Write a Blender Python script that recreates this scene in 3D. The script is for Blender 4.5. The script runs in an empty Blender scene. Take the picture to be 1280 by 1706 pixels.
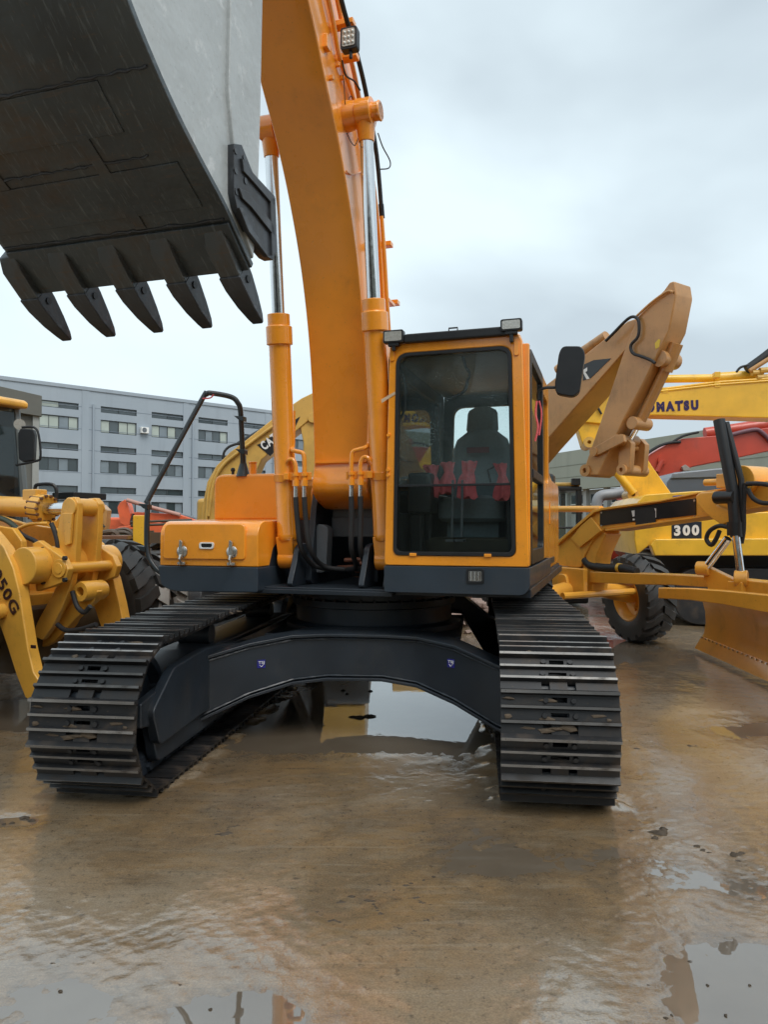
import bpy, bmesh, math, random
import numpy as np
from math import radians, sin, cos, pi
from mathutils import Vector, Matrix, Euler

random.seed(7); rng = np.random.RandomState(7)
scene = bpy.context.scene
COL = scene.collection

# ------------------------------------------------------------------ camera, sky, sun, exposure
FPX = 1232.0; PITCH = math.atan(27 / 1232.0); CAM = np.array([0, 0, 1.51])
cd = bpy.data.cameras.new('camera'); cam = bpy.data.objects.new('camera', cd); COL.objects.link(cam)
cd.sensor_fit = 'VERTICAL'; cd.sensor_height = 36.0; cd.lens = 36.0 * FPX / 1706.0
cd.clip_start = 0.05; cd.clip_end = 2000
cam.location = CAM; cam.rotation_euler = (pi / 2 + PITCH, 0, 0)
scene.camera = cam

SUN_EL, SUN_AZ = radians(56), radians(148)      # azimuth from +Y towards +X: behind the camera, to the right
world = bpy.data.worlds.new('World'); scene.world = world; world.use_nodes = True
wn, wl = world.node_tree.nodes, world.node_tree.links
wn.clear()
wo = wn.new('ShaderNodeOutputWorld'); wm = wn.new('ShaderNodeMixShader')
sky = wn.new('ShaderNodeTexSky'); sky.sky_type = 'NISHITA'; sky.sun_disc = False
sky.sun_elevation = SUN_EL; sky.sun_rotation = SUN_AZ; sky.air_density = 1.0; sky.dust_density = 3.0
b1 = wn.new('ShaderNodeBackground'); b1.inputs[1].default_value = 0.09
b2 = wn.new('ShaderNodeBackground'); b2.inputs[1].default_value = 1.0
tc = wn.new('ShaderNodeTexCoord'); mp = wn.new('ShaderNodeMapping')
mp.inputs['Scale'].default_value = (1.0, 1.0, 2.2); mp.inputs['Location'].default_value = (5.2, -1.4, 1.9)
n1 = wn.new('ShaderNodeTexNoise'); n1.inputs['Scale'].default_value = 1.3; n1.inputs['Detail'].default_value = 5
n1.inputs['Roughness'].default_value = 0.45; n1.inputs['Distortion'].default_value = 0.3
rp = wn.new('ShaderNodeValToRGB'); e = rp.color_ramp.elements
e[0].position = 0.40; e[0].color = (0.48, 0.56, 0.61, 1); e[1].position = 0.61; e[1].color = (0.74, 0.86, 0.91, 1)
wl.new(tc.outputs['Generated'], mp.inputs[0]); wl.new(mp.outputs[0], n1.inputs['Vector']); wl.new(n1.outputs[0], rp.inputs[0])
wl.new(rp.outputs[0], b2.inputs[0]); wl.new(sky.outputs[0], b1.inputs[0])
wm.inputs[0].default_value = 0.88
wl.new(b1.outputs[0], wm.inputs[1]); wl.new(b2.outputs[0], wm.inputs[2]); wl.new(wm.outputs[0], wo.inputs[0])

sd = bpy.data.lights.new('sun', 'SUN'); sd.energy = 1.5; sd.angle = radians(35); sd.color = (1.0, 0.97, 0.92)
sun = bpy.data.objects.new('sun', sd); COL.objects.link(sun)
sv = Vector((sin(SUN_AZ) * cos(SUN_EL), cos(SUN_AZ) * cos(SUN_EL), sin(SUN_EL)))
sun.rotation_euler = sv.to_track_quat('Z', 'Y').to_euler(); sun.location = sv * 60
vs = scene.view_settings
vs.view_transform = 'Standard'; vs.look = 'None'; vs.exposure = 0.42; vs.gamma = 1.0; vs.use_curve_mapping = False
scene.cycles.max_bounces = 8; scene.cycles.transparent_max_bounces = 16
scene.cycles.sample_clamp_indirect = 6.0
scene.cycles.use_denoising = True
scene.cycles.caustics_reflective = False; scene.cycles.caustics_refractive = False
scene.cycles.diffuse_bounces = 3; scene.cycles.glossy_bounces = 3; scene.cycles.use_adaptive_sampling = True; scene.cycles.adaptive_threshold = 0.02

# ------------------------------------------------------------------ measuring helpers (photo pixel -> point on a real plane)
def ray(px, py):
    x = (px - 640) / FPX; z = (853 - py) / FPX; c, s = cos(PITCH), sin(PITCH)
    return np.array([x, c - z * s, s + z * c])
def at(px, py, d):
    r = ray(px, py); return CAM + r * d / r[1]
class Fr:
    def __init__(s, o, deg):
        s.o = np.array([o[0], o[1], 0.0]); s.a = radians(deg)
    def loc(s, p):
        d = np.array(p) - s.o; c, n = cos(s.a), sin(s.a)
        return np.array([d[0] * c + d[1] * n, -d[0] * n + d[1] * c, d[2]])
    def pick(s, px, py, ax, val):
        o = s.loc(CAM); e = s.loc(CAM + ray(px, py)) - o
        return o + e * ((val - o[ax]) / e[ax])
    def pl(s, pts, ax, val):                      # outline: 2D coordinates on the plane
        k = [i for i in range(3) if i != ax]
        return [tuple(s.pick(p[0], p[1], ax, val)[k]) for p in pts]
    def path(s, pts, ax, val=None):               # 3D path; a point may carry its own plane value
        return [s.pick(p[0], p[1], ax, p[2] if len(p) > 2 else val) for p in pts]

# ------------------------------------------------------------------ mesh helpers
def rloop(pts, r, n=4):
    out = []; m = len(pts)
    for i in range(m):
        p = np.array(pts[i], float); a = np.array(pts[i - 1], float); b = np.array(pts[(i + 1) % m], float)
        rr = r[i] if isinstance(r, (list, tuple)) else r
        if rr <= 0: out += [tuple(p)] * (n + 1); continue
        va, vb = a - p, b - p
        la, lb = np.linalg.norm(va), np.linalg.norm(vb)
        k = min(rr, la * .49, lb * .49); s, t = p + va / la * k, p + vb / lb * k
        for j in range(n + 1):
            u = j / n; out.append(tuple((1 - u) ** 2 * s + 2 * u * (1 - u) * p + u * u * t))
    return out
def spline(pts, n=6, closed=False):
    P = [np.array(p, float) for p in pts]; out = []; m = len(P)
    for i in range(m if closed else m - 1):
        if closed: p0, p1, p2, p3 = P[i - 1], P[i], P[(i + 1) % m], P[(i + 2) % m]
        else: p0, p1, p2, p3 = P[max(i - 1, 0)], P[i], P[i + 1], P[min(i + 2, m - 1)]
        for j in range(n):
            t = j / n
            out.append(.5 * ((2 * p1) + (-p0 + p2) * t + (2 * p0 - 5 * p1 + 4 * p2 - p3) * t * t + (-p0 + 3 * p1 - 3 * p2 + p3) * t ** 3))
    if not closed: out.append(P[-1])
    return out
class MB:
    def __init__(s): s.v = []; s.f = []; s.m = []; s.mi = 0
    def add(s, vs, fs):
        o = len(s.v); s.v += [tuple(float(c) for c in v) for v in vs]
        s.f += [tuple(i + o for i in f) for f in fs]; s.m += [s.mi] * len(fs); return s
    def box(s, x0, x1, y0, y1, z0, z1):
        return s.add([(x0, y0, z0), (x1, y0, z0), (x1, y1, z0), (x0, y1, z0), (x0, y0, z1), (x1, y0, z1), (x1, y1, z1), (x0, y1, z1)],
                     [(0, 3, 2, 1), (4, 5, 6, 7), (0, 1, 5, 4), (1, 2, 6, 5), (2, 3, 7, 6), (3, 0, 4, 7)])
    def prism(s, pts, ax, a0, a1):
        def g(p, a): return {0: (a, p[0], p[1]), 1: (p[0], a, p[1]), 2: (p[0], p[1], a)}[ax]
        q = []
        for p in pts:
            if not q or abs(p[0] - q[-1][0]) + abs(p[1] - q[-1][1]) > 1e-6: q.append(p)
        n = len(q)
        return s.add([g(p, a0) for p in q] + [g(p, a1) for p in q],
                     [tuple(range(n)), tuple(range(2 * n - 1, n - 1, -1))] + [(i, (i + 1) % n, n + (i + 1) % n, n + i) for i in range(n)])
    def ring(s, outer, inner, ax, a0, a1):
        def g(p, a): return {0: (a, p[0], p[1]), 1: (p[0], a, p[1]), 2: (p[0], p[1], a)}[ax]
        n = len(outer); vs = [g(p, a0) for p in outer] + [g(p, a0) for p in inner] + [g(p, a1) for p in outer] + [g(p, a1) for p in inner]
        fs = []
        for i in range(n):
            j = (i + 1) % n
            fs += [(i, j, n + j, n + i), (2 * n + i, 3 * n + i, 3 * n + j, 2 * n + j), (i, 2 * n + i, 2 * n + j, j), (n + i, n + j, 3 * n + j, 3 * n + i)]
        return s.add(vs, fs)
    def tube(s, path, r, n=10, cap=True):
        P = [np.array(p, float) for p in path]; Q = [P[0]]
        for p in P[1:]:
            if np.linalg.norm(p - Q[-1]) > 1e-5: Q.append(p)
        P = Q; m = len(P); R = r if isinstance(r, (list, tuple)) else [r] * m
        if len(R) != m: R = [R[min(i, len(R) - 1)] for i in range(m)]
        vs = []; prev = None
        for i in range(m):
            t = P[min(i + 1, m - 1)] - P[max(i - 1, 0)]; t /= np.linalg.norm(t)
            if prev is None:
                a = np.array([0, 0, 1.]) if abs(t[2]) < .9 else np.array([1., 0, 0]); u = np.cross(t, a)
            else: u = prev - t * np.dot(prev, t)
            u /= np.linalg.norm(u); w = np.cross(t, u); prev = u
            for k in range(n):
                a = 2 * pi * k / n; vs.append(P[i] + R[i] * (cos(a) * u + sin(a) * w))
        fs = [(i * n + k, i * n + (k + 1) % n, (i + 1) * n + (k + 1) % n, (i + 1) * n + k) for i in range(m - 1) for k in range(n)]
        if cap: fs += [tuple(range(n - 1, -1, -1)), tuple(range((m - 1) * n, m * n))]
        return s.add(vs, fs)
    def cyl(s, p0, p1, r0, r1=None, n=20): return s.tube([p0, p1], [r0, r0 if r1 is None else r1], n)
    def lathe(s, prof, o, d, n=32, closed=False):      # prof: (radius, height along d)
        o = np.array(o, float); d = np.array(d, float); d /= np.linalg.norm(d)
        a = np.array([0, 0, 1.]) if abs(d[2]) < .9 else np.array([1., 0, 0]); u = np.cross(d, a); u /= np.linalg.norm(u); w = np.cross(d, u)
        m = len(prof); vs = [o + d * h + r * (cos(2 * pi * k / n) * u + sin(2 * pi * k / n) * w) for r, h in prof for k in range(n)]
        fs = [(i * n + k, i * n + (k + 1) % n, ((i + 1) % m) * n + (k + 1) % n, ((i + 1) % m) * n + k) for i in range(m if closed else m - 1) for k in range(n)]
        return s.add(vs, fs)
    def loft(s, loops, cap=True):
        n = len(loops[0]); m = len(loops); vs = [p for l in loops for p in l]
        fs = [(i * n + k, i * n + (k + 1) % n, (i + 1) * n + (k + 1) % n, (i + 1) * n + k) for i in range(m - 1) for k in range(n)]
        if cap: fs += [tuple(range(n - 1, -1, -1)), tuple(range((m - 1) * n, m * n))]
        return s.add(vs, fs)
    def mesh(s, name, mats, angle=35):
        me = bpy.data.meshes.new(name); me.from_pydata(s.v, [], s.f); me.validate()
        bm = bmesh.new(); bm.from_mesh(me); bmesh.ops.recalc_face_normals(bm, faces=bm.faces); bm.to_mesh(me); bm.free()
        mats = mats if isinstance(mats, (list, tuple)) else [mats]
        for m in mats: me.materials.append(m)
        if len(mats) > 1 and len(me.polygons) == len(s.m): me.polygons.foreach_set('material_index', s.m)
        me.polygons.foreach_set('use_smooth', [True] * len(me.polygons)); me.set_sharp_from_angle(angle=radians(angle))
        return me
    def build(s, name, mats, parent=None, bevel=0.0, seg=2, angle=35):
        return link(name, s.mesh(name, mats, angle), parent, bevel, seg)
def link(name, me, parent=None, bevel=0.0, seg=2):
    o = bpy.data.objects.new(name, me); COL.objects.link(o)
    if parent is not None: o.parent = parent
    if bevel > 0:
        b = o.modifiers.new('bevel', 'BEVEL'); b.width = bevel; b.segments = seg; b.limit_method = 'ANGLE'; b.angle_limit = radians(40); b.harden_normals = True
    return o
def tag(o, label, cat=None, group=None, kind=None):
    o['label'] = label
    if cat: o['category'] = cat
    if group: o['group'] = group
    if kind: o['kind'] = kind
    return o
def thing(name, label, cat, fr=None, loc=(0, 0, 0), rotz=0, group=None):
    o = bpy.data.objects.new(name, None); COL.objects.link(o); o.empty_display_size = .2
    if fr is not None: o.location = fr.o; o.rotation_euler = (0, 0, fr.a)
    else: o.location = loc; o.rotation_euler = (0, 0, rotz)
    return tag(o, label, cat, group)
def copy_tree(o, parent=None):
    c = o.copy(); COL.objects.link(c); c.parent = parent
    for ch in [k for k in bpy.data.objects if k.parent == o]: copy_tree(ch, c)
    return c
def text_mesh(txt, size, mat, bold=0.0, shear=0.0, depth=0.003):
    cu = bpy.data.curves.new('lettering', 'FONT'); cu.body = txt; cu.size = size; cu.offset = bold; cu.shear = shear; cu.extrude = depth; cu.resolution_u = 3
    cu.space_character = 1.0 + bold * 6 / size
    t = bpy.data.objects.new('lettering', cu); COL.objects.link(t)
    me = bpy.data.meshes.new_from_object(t.evaluated_get(bpy.context.evaluated_depsgraph_get()))
    bpy.data.objects.remove(t); me.materials.clear(); me.materials.append(mat); return me
def place_text(name, txt, parent, o, ux, uz, h, mat, w=None, bold=.0, shear=.0):
    """lettering whose baseline starts at o, runs along ux, stands along uz; h = cap height, w = total width"""
    me = text_mesh(txt, 1.0, mat, bold, shear, .01)
    co = np.array([v.co[:] for v in me.vertices]); lo, hi = co.min(0), co.max(0)
    ux = np.array(ux, float); ux /= np.linalg.norm(ux); uz = np.array(uz, float); uz /= np.linalg.norm(uz); un = np.cross(ux, uz)
    sz = h / (hi[1] - lo[1]); sx = (w / (hi[0] - lo[0])) if w else sz
    o = np.array(o, float)
    for v in me.vertices:
        c = v.co; v.co = Vector(o + ux * (c[0] - lo[0]) * sx + uz * (c[1] - lo[1]) * sz + un * c[2] * .25)
    me.name = name
    return link(name, me, parent)

# ------------------------------------------------------------------ materials
def mat_new(name):
    m = bpy.data.materials.new(name); m.use_nodes = True; nt = m.node_tree
    return m, nt, nt.nodes, nt.links, nt.nodes['Principled BSDF']
def noise(N, L, vec, scale, detail=5, rough=.55, dist=0.0):
    n = N.new('ShaderNodeTexNoise'); n.inputs['Scale'].default_value = scale; n.inputs['Detail'].default_value = detail
    n.inputs['Roughness'].default_value = rough; n.inputs['Distortion'].default_value = dist
    if vec is not None: L.new(vec, n.inputs['Vector'])
    return n.outputs[0]
def ramp(N, L, fac, stops):
    r = N.new('ShaderNodeValToRGB'); el = r.color_ramp.elements
    while len(el) < len(stops): el.new(.5)
    for i, (p, c) in enumerate(stops):
        el[i].position = p; el[i].color = (c, c, c, 1) if isinstance(c, (int, float)) else (*c, 1)
    L.new(fac, r.inputs[0]); return r.outputs[0]
def mixc(N, L, fac, a, b, mode='MIX'):
    m = N.new('ShaderNodeMix'); m.data_type = 'RGBA'; m.blend_type = mode
    for i, v in ((0, fac), (6, a), (7, b)):
        if isinstance(v, (int, float)): m.inputs[i].default_value = v
        elif isinstance(v, tuple): m.inputs[i].default_value = (*v, 1)
        else: L.new(v, m.inputs[i])
    return m.outputs[2]
def coords(N, L, scale=(1, 1, 1), rot=(0, 0, 0), loc=(0, 0, 0)):
    t = N.new('ShaderNodeTexCoord'); m = N.new('ShaderNodeMapping')
    m.inputs['Scale'].default_value = scale; m.inputs['Rotation'].default_value = rot; m.inputs['Location'].default_value = loc
    L.new(t.outputs['Object'], m.inputs[0]); return m.outputs[0]
def bump(N, L, h, strength, dist=.01):
    b = N.new('ShaderNodeBump'); b.inputs['Strength'].default_value = strength; b.inputs['Distance'].default_value = dist
    L.new(h, b.inputs['Height']); return b.outputs[0]
def math_(N, L, op, a, b):
    m = N.new('ShaderNodeMath'); m.operation = op; m.use_clamp = False
    for i, v in ((0, a), (1, b)):
        if isinstance(v, (int, float)): m.inputs[i].default_value = v
        else: L.new(v, m.inputs[i])
    return m.outputs[0]

def paint(name, col, rough=.34, coat=.35, var=.10, grime=.30, metal=0.0, dirt=(.07, .05, .032), gscale=2.3, rand=0.0, dent=0.0, scratch=0.0):
    m, nt, N, L, P = mat_new(name)
    v = coords(N, L); vz = coords(N, L, (3.0, 3.0, .45))
    a = noise(N, L, v, 2.0, 3); g = noise(N, L, v, gscale, 5, .65); st = noise(N, L, vz, 4.0, 3, .6)
    c = mixc(N, L, ramp(N, L, a, [(.3, 0), (.7, 1)]), tuple(x * (1 - var) for x in col), tuple(min(1, x * (1 + var)) for x in col))
    gm = math_(N, L, 'MULTIPLY', ramp(N, L, g, [(.50, 0), (.74, 1)]), ramp(N, L, st, [(.35, .25), (.65, 1)]))
    gm = math_(N, L, 'MULTIPLY', gm, grime)
    c = mixc(N, L, gm, c, dirt)
    sp = noise(N, L, v, 60, 2, .6)
    c = mixc(N, L, math_(N, L, 'MULTIPLY', ramp(N, L, sp, [(.66, 0), (.72, 1)]), min(.6, grime * .9)), c, dirt)
    if scratch:
        sv = noise(N, L, coords(N, L, (9, 1.2, 1.2), (.5, .3, .2)), 7.0, 4, .7); c = mixc(N, L, math_(N, L, 'MULTIPLY', ramp(N, L, sv, [(.56, 0), (.68, 1)]), scratch), c, tuple(min(1, x * 2.6 + .02) for x in col))
        sv2 = noise(N, L, coords(N, L, (1.0, 8, 8)), 5.0, 4, .7); c = mixc(N, L, math_(N, L, 'MULTIPLY', ramp(N, L, sv2, [(.60, 0), (.70, 1)]), scratch * .8), c, dirt)
    if rand:
        oi = N.new('ShaderNodeObjectInfo'); k = math_(N, L, 'ADD', math_(N, L, 'MULTIPLY', oi.outputs['Random'], rand * 2), 1 - rand)
        cc = N.new('ShaderNodeCombineColor'); [L.new(k, cc.inputs[i]) for i in range(3)]
        c = mixc(N, L, 1.0, c, cc.outputs[0], 'MULTIPLY')
    L.new(c, P.inputs['Base Color'])
    r = math_(N, L, 'ADD', math_(N, L, 'MULTIPLY', a, .22), rough - .11); r = math_(N, L, 'ADD', r, math_(N, L, 'MULTIPLY', gm, .5))
    L.new(r, P.inputs['Roughness']); P.inputs['Metallic'].default_value = metal
    P.inputs['Coat Weight'].default_value = coat; P.inputs['Coat Roughness'].default_value = .12
    nb = bump(N, L, noise(N, L, v, 14, 2), .10, .006)
    if dent:
        bb = N.new('ShaderNodeBump'); bb.inputs['Strength'].default_value = dent; bb.inputs['Distance'].default_value = .05
        L.new(noise(N, L, v, 3.2, 4, .6), bb.inputs['Height']); L.new(nb, bb.inputs['Normal']); nb = bb.outputs[0]
    L.new(nb, P.inputs['Normal'])
    return m
def plain(name, col, rough=.5, metal=0.0, var=.15, scale=8, bmp=.15, dist=.004, coat=0.0):
    m, nt, N, L, P = mat_new(name); v = coords(N, L); a = noise(N, L, v, scale, 6, .6)
    L.new(mixc(N, L, a, tuple(x * (1 - var * 1.5) for x in col), tuple(min(1, x * (1 + var * 1.5)) for x in col)), P.inputs['Base Color'])
    L.new(math_(N, L, 'ADD', math_(N, L, 'MULTIPLY', a, .3), rough - .15), P.inputs['Roughness']); P.inputs['Metallic'].default_value = metal
    P.inputs['Coat Weight'].default_value = coat; P.inputs['Coat Roughness'].default_value = .1
    L.new(bump(N, L, a, bmp, dist), P.inputs['Normal']); return m
def glass(name, tint, haze=.06, hazecol=(.5, .6, .6), drops=True, refl=1.5):
    m = bpy.data.materials.new(name); m.use_nodes = True; nt = m.node_tree; N, L = nt.nodes, nt.links; N.clear()
    out = N.new('ShaderNodeOutputMaterial'); tr = N.new('ShaderNodeBsdfTransparent'); tr.inputs[0].default_value = (*tint, 1)
    gl = N.new('ShaderNodeBsdfGlossy'); gl.inputs['Roughness'].default_value = .03; gl.inputs[0].default_value = (.9, .95, .95, 1)
    df = N.new('ShaderNodeBsdfDiffuse'); df.inputs[0].default_value = (*hazecol, 1)
    fr = N.new('ShaderNodeFresnel'); fr.inputs[0].default_value = refl
    m1 = N.new('ShaderNodeMixShader'); m2 = N.new('ShaderNodeMixShader')
    v = coords(N, L)
    if drops:
        vo = N.new('ShaderNodeTexVoronoi'); vo.inputs['Scale'].default_value = 75; L.new(v, vo.inputs['Vector'])
        area = ramp(N, L, noise(N, L, v, 3.0, 3), [(.42, 0), (.58, 1)])
        d = math_(N, L, 'MULTIPLY', ramp(N, L, vo.outputs[0], [(.14, 1), (.24, 0)]), area)
        L.new(bump(N, L, d, .9, .004), gl.inputs['Normal'])
        hz = math_(N, L, 'ADD', math_(N, L, 'MULTIPLY', d, .38), math_(N, L, 'ADD', math_(N, L, 'MULTIPLY', area, .02), haze))
        L.new(hz, m1.inputs[0])
    else: m1.inputs[0].default_value = haze
    L.new(tr.outputs[0], m1.inputs[1]); L.new(df.outputs[0], m1.inputs[2])
    L.new(fr.outputs[0], m2.inputs[0]); L.new(m1.outputs[0], m2.inputs[1]); L.new(gl.outputs[0], m2.inputs[2]); L.new(m2.outputs[0], out.inputs[0])
    return m

ORANGE = paint('orange_paint', (.93, .335, .020), .28, .85, .08, .25, gscale=3.1)
YEL_LOADER = paint('loader_yellow', (.82, .42, .06), .34, .35, .10, .45)
YEL_GRADER = paint('grader_yellow', (.84, .40, .05), .34, .4, .10, .40)
TAN = paint('ochre_paint', (.50, .255, .085), .40, .3, .12, .5)
YEL_KOM = paint('lemon_yellow_paint', (.82, .47, .035), .38, .3, .12, .45)
YEL_OLD = paint('old_yellow_paint', (.62, .37, .08), .45, .2, .1, .5)
RED = paint('red_paint', (.52, .06, .03), .4, .3, .1, .35)
REDOR = paint('orange_red_paint', (.72, .13, .045), .45, .2, .1, .3)
NAVY = paint('navy_black_paint', (.015, .021, .029), .42, .10, .25, .40, dirt=(.05, .042, .032))
NAVY2 = paint('navy_skirt_paint', (.022, .034, .048), .42, .15, .12, .35, dirt=(.06, .05, .04))
STEEL = paint('track_steel', (.016, .0165, .018), .46, .05, .4, .75, .2, dirt=(.075, .052, .034), gscale=5, rand=.6)
WORN = paint('worn_steel_edge', (.20, .19, .18), .34, .1, .5, .8, .5, dirt=(.04, .032, .024), gscale=7, rand=.8)
BUCKET = paint('bucket_dark_steel', (.050, .062, .068), .5, .2, .55, .95, .2, dirt=(.12, .078, .05), gscale=1.7, dent=.5, scratch=.6)
BUCKETP = paint('bucket_grey_paint', (.44, .47, .475), .42, .25, .10, .30, .0, dirt=(.20, .18, .155), gscale=2.2, dent=.30, scratch=.25)
TOOTH = paint('tooth_steel', (.045, .050, .058), .5, .15, .4, .6, .3, dent=.3, scratch=.4)
RUBBER = plain('rubber', (.018, .018, .019), .62, 0, .3, 12, .4, .004)
TYRE = plain('tyre_rubber', (.026, .025, .024), .55, 0, .5, 6, .5, .006)
TYRE_DRY = plain('dusty_tyre_rubber', (.26, .245, .225), .5, 0, .4, 5, .5, .006)
BLACK = plain('black_plastic', (.008, .009, .0105), .45, 0, .2, 20, .1, .002, .05)
CHROME = plain('chrome_rod', (.72, .73, .74), .16, 1.0, .05, 30, .03, .001)
SILVER = plain('silver_fitting', (.6, .58, .54), .28, 1.0, .15, 30, .05, .001)
GREY = paint('grey_cover_paint', (.12, .135, .15), .5, .1, .12, .4)
WHITE = plain('white_paint', (.78, .78, .76), .5, 0, .05, 10, .05)
BLUE = plain('blue_sticker', (.02, .02, .22), .4, 0, .1)
CLOTH = plain('red_cloth', (.88, .13, .15), .7, 0, .35, 22, .8, .012)
SEATM = plain('seat_fabric', (.15, .19, .205), .8, 0, .2, 40, .3, .003)
LENS = plain('lamp_lens', (.5, .5, .46), .18, .3, .3, 90, .5, .003, .6)
DECAL = plain('black_decal', (.010, .010, .012), .35, 0, .2, 10, .03, .001, .2)
LETTER_NAVY = plain('navy_lettering', (.025, .012, .085), .4, 0, .1)
LETTER_BROWN = plain('dark_lettering', (.035, .010, .010), .5, 0, .1)
GLASS_CAB = glass('cab_glass', (.95, .99, .99), .020, (.50, .68, .70), True, 1.3)  # teal haze mixed in for wet film and sky glare on the upper pane
GLASS_LOW = glass('lower_cab_glass', (.90, .94, .93), .004, (.45, .5, .48), False, 1.3)
GLASS_SIDE = glass('side_glass', (.93, .97, .96), .03, (.6, .68, .66), False, 1.3)
GLASS_DARK = glass('tinted_glass', (.30, .36, .36), .04, (.3, .35, .35), False)

def ground_material():
    m, nt, N, L, P = mat_new('wet_mud_concrete')
    v = coords(N, L)
    big = noise(N, L, v, .6, 3, .6, .4); mid = noise(N, L, v, 2.6, 5, .65, .3); fine = noise(N, L, v, 30, 4, .7); grain = noise(N, L, v, 140, 2, .6)
    sep = N.new('ShaderNodeSeparateXYZ'); L.new(v, sep.inputs[0]); z = sep.outputs[2]
    mpn = N.new('ShaderNodeMapping'); mpn.inputs['Scale'].default_value = (.8, 2.6, 1); mpn.inputs['Rotation'].default_value = (0, 0, radians(32)); L.new(v, mpn.inputs[0])
    st = noise(N, L, mpn.outputs[0], 3.2, 5, .74, .5)
    c = mixc(N, L, ramp(N, L, big, [(.36, 0), (.64, 1)]), (.120, .076, .034), (.185, .128, .070))
    c = mixc(N, L, ramp(N, L, mid, [(.42, 0), (.62, .85)]), c, (.215, .130, .052))
    c = mixc(N, L, ramp(N, L, st, [(.50, 0), (.68, .5)]), c, (.235, .190, .130))
    c = mixc(N, L, ramp(N, L, st, [(.30, .6), (.41, 0)]), c, (.060, .043, .025))
    # scraped ridges are paler concrete, hollows hold darker mud
    zr = math_(N, L, 'MULTIPLY', z, 80.0)
    c = mixc(N, L, ramp(N, L, math_(N, L, 'ADD', zr, .5), [(.62, 0), (1.0, .45)]), c, (.29, .235, .165))
    c = mixc(N, L, ramp(N, L, math_(N, L, 'ADD', zr, .5), [(.10, .65), (.36, 0)]), c, (.075, .052, .030))
    mp2 = N.new('ShaderNodeMapping'); mp2.inputs['Scale'].default_value = (.30, 8.0, 1); mp2.inputs['Rotation'].default_value = (0, 0, radians(-40)); L.new(v, mp2.inputs[0])
    sc = noise(N, L, mp2.outputs[0], 3.4, 3, .62, .25)
    scr = math_(N, L, 'MULTIPLY', ramp(N, L, sc, [(.60, 0), (.65, 1)]), ramp(N, L, big, [(.44, 0), (.56, 1)]))
    c = mixc(N, L, math_(N, L, 'MULTIPLY', scr, .25), c, (.33, .285, .215))
    c = mixc(N, L, math_(N, L, 'MULTIPLY', ramp(N, L, sc, [(.33, 1), (.38, 0)]), .2), c, (.055, .038, .022))
    c = mixc(N, L, ramp(N, L, fine, [(.57, 0), (.67, .55)]), c, (.038, .027, .016))
    c = mixc(N, L, ramp(N, L, fine, [(.32, .4), (.41, 0)]), c, (.26, .20, .13))
    c = mixc(N, L, ramp(N, L, grain, [(.35, 0), (.65, 1)]), mixc(N, L, 1.0, c, (.78, .78, .78), 'MULTIPLY'), mixc(N, L, 1.0, c, (1.2, 1.19, 1.17), 'MULTIPLY'))
    L.new(c, P.inputs['Base Color']); P.inputs['Roughness'].default_value = .7
    P.inputs['Coat Weight'].default_value = 1.0; P.inputs['Coat IOR'].default_value = 2.5
    cr = mixc(N, L, ramp(N, L, mid, [(.35, 0), (.65, 1)]), (.05, .05, .05), (.20, .20, .20)); L.new(cr, P.inputs['Coat Roughness'])
    h = math_(N, L, 'ADD', math_(N, L, 'MULTIPLY', fine, .6), math_(N, L, 'MULTIPLY', grain, .10))
    nb = bump(N, L, h, .17, .011); L.new(nb, P.inputs['Normal']); L.new(nb, P.inputs['Coat Normal'])
    return m
def water_material():
    m, nt, N, L, P = mat_new('puddle_water')
    v = coords(N, L); L.new(mixc(N, L, noise(N, L, v, 3, 3), (.085, .062, .040), (.15, .12, .085)), P.inputs['Base Color'])
    P.inputs['Roughness'].default_value = .5; P.inputs['Coat Weight'].default_value = 1.0; P.inputs['Coat IOR'].default_value = 2.5; P.inputs['Coat Roughness'].default_value = .012
    L.new(bump(N, L, noise(N, L, v, 9, 2), .02, .01), P.inputs['Coat Normal']); return m

# ------------------------------------------------------------------ ground (one sheet: fine relief in the yard, flat beyond)
def gp(px, py):
    r = ray(px, py); q = CAM + r * (-CAM[2] / r[2]); return q[:2]
class VN:
    def __init__(s, seed): s.t = np.random.RandomState(seed).rand(256, 256)
    def __call__(s, x, y):
        xi = np.floor(x).astype(int); yi = np.floor(y).astype(int); fx_ = x - xi; fy_ = y - yi
        fx_ = fx_ * fx_ * (3 - 2 * fx_); fy_ = fy_ * fy_ * (3 - 2 * fy_); t = s.t; a = xi & 255; c = (xi + 1) & 255; d_ = yi & 255; e_ = (yi + 1) & 255
        return (t[a, d_] * (1 - fx_) + t[c, d_] * fx_) * (1 - fy_) + (t[a, e_] * (1 - fx_) + t[c, e_] * fx_) * fy_ - .5
def fbm(x, y, f, n, seed, gain=.5):
    o = 0; a = 1.0
    for k in range(n): o = o + a * VN(seed + k)(x * f + 17.3 * k, y * f + 9.1 * k); a *= gain; f *= 2.03
    return o
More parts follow.
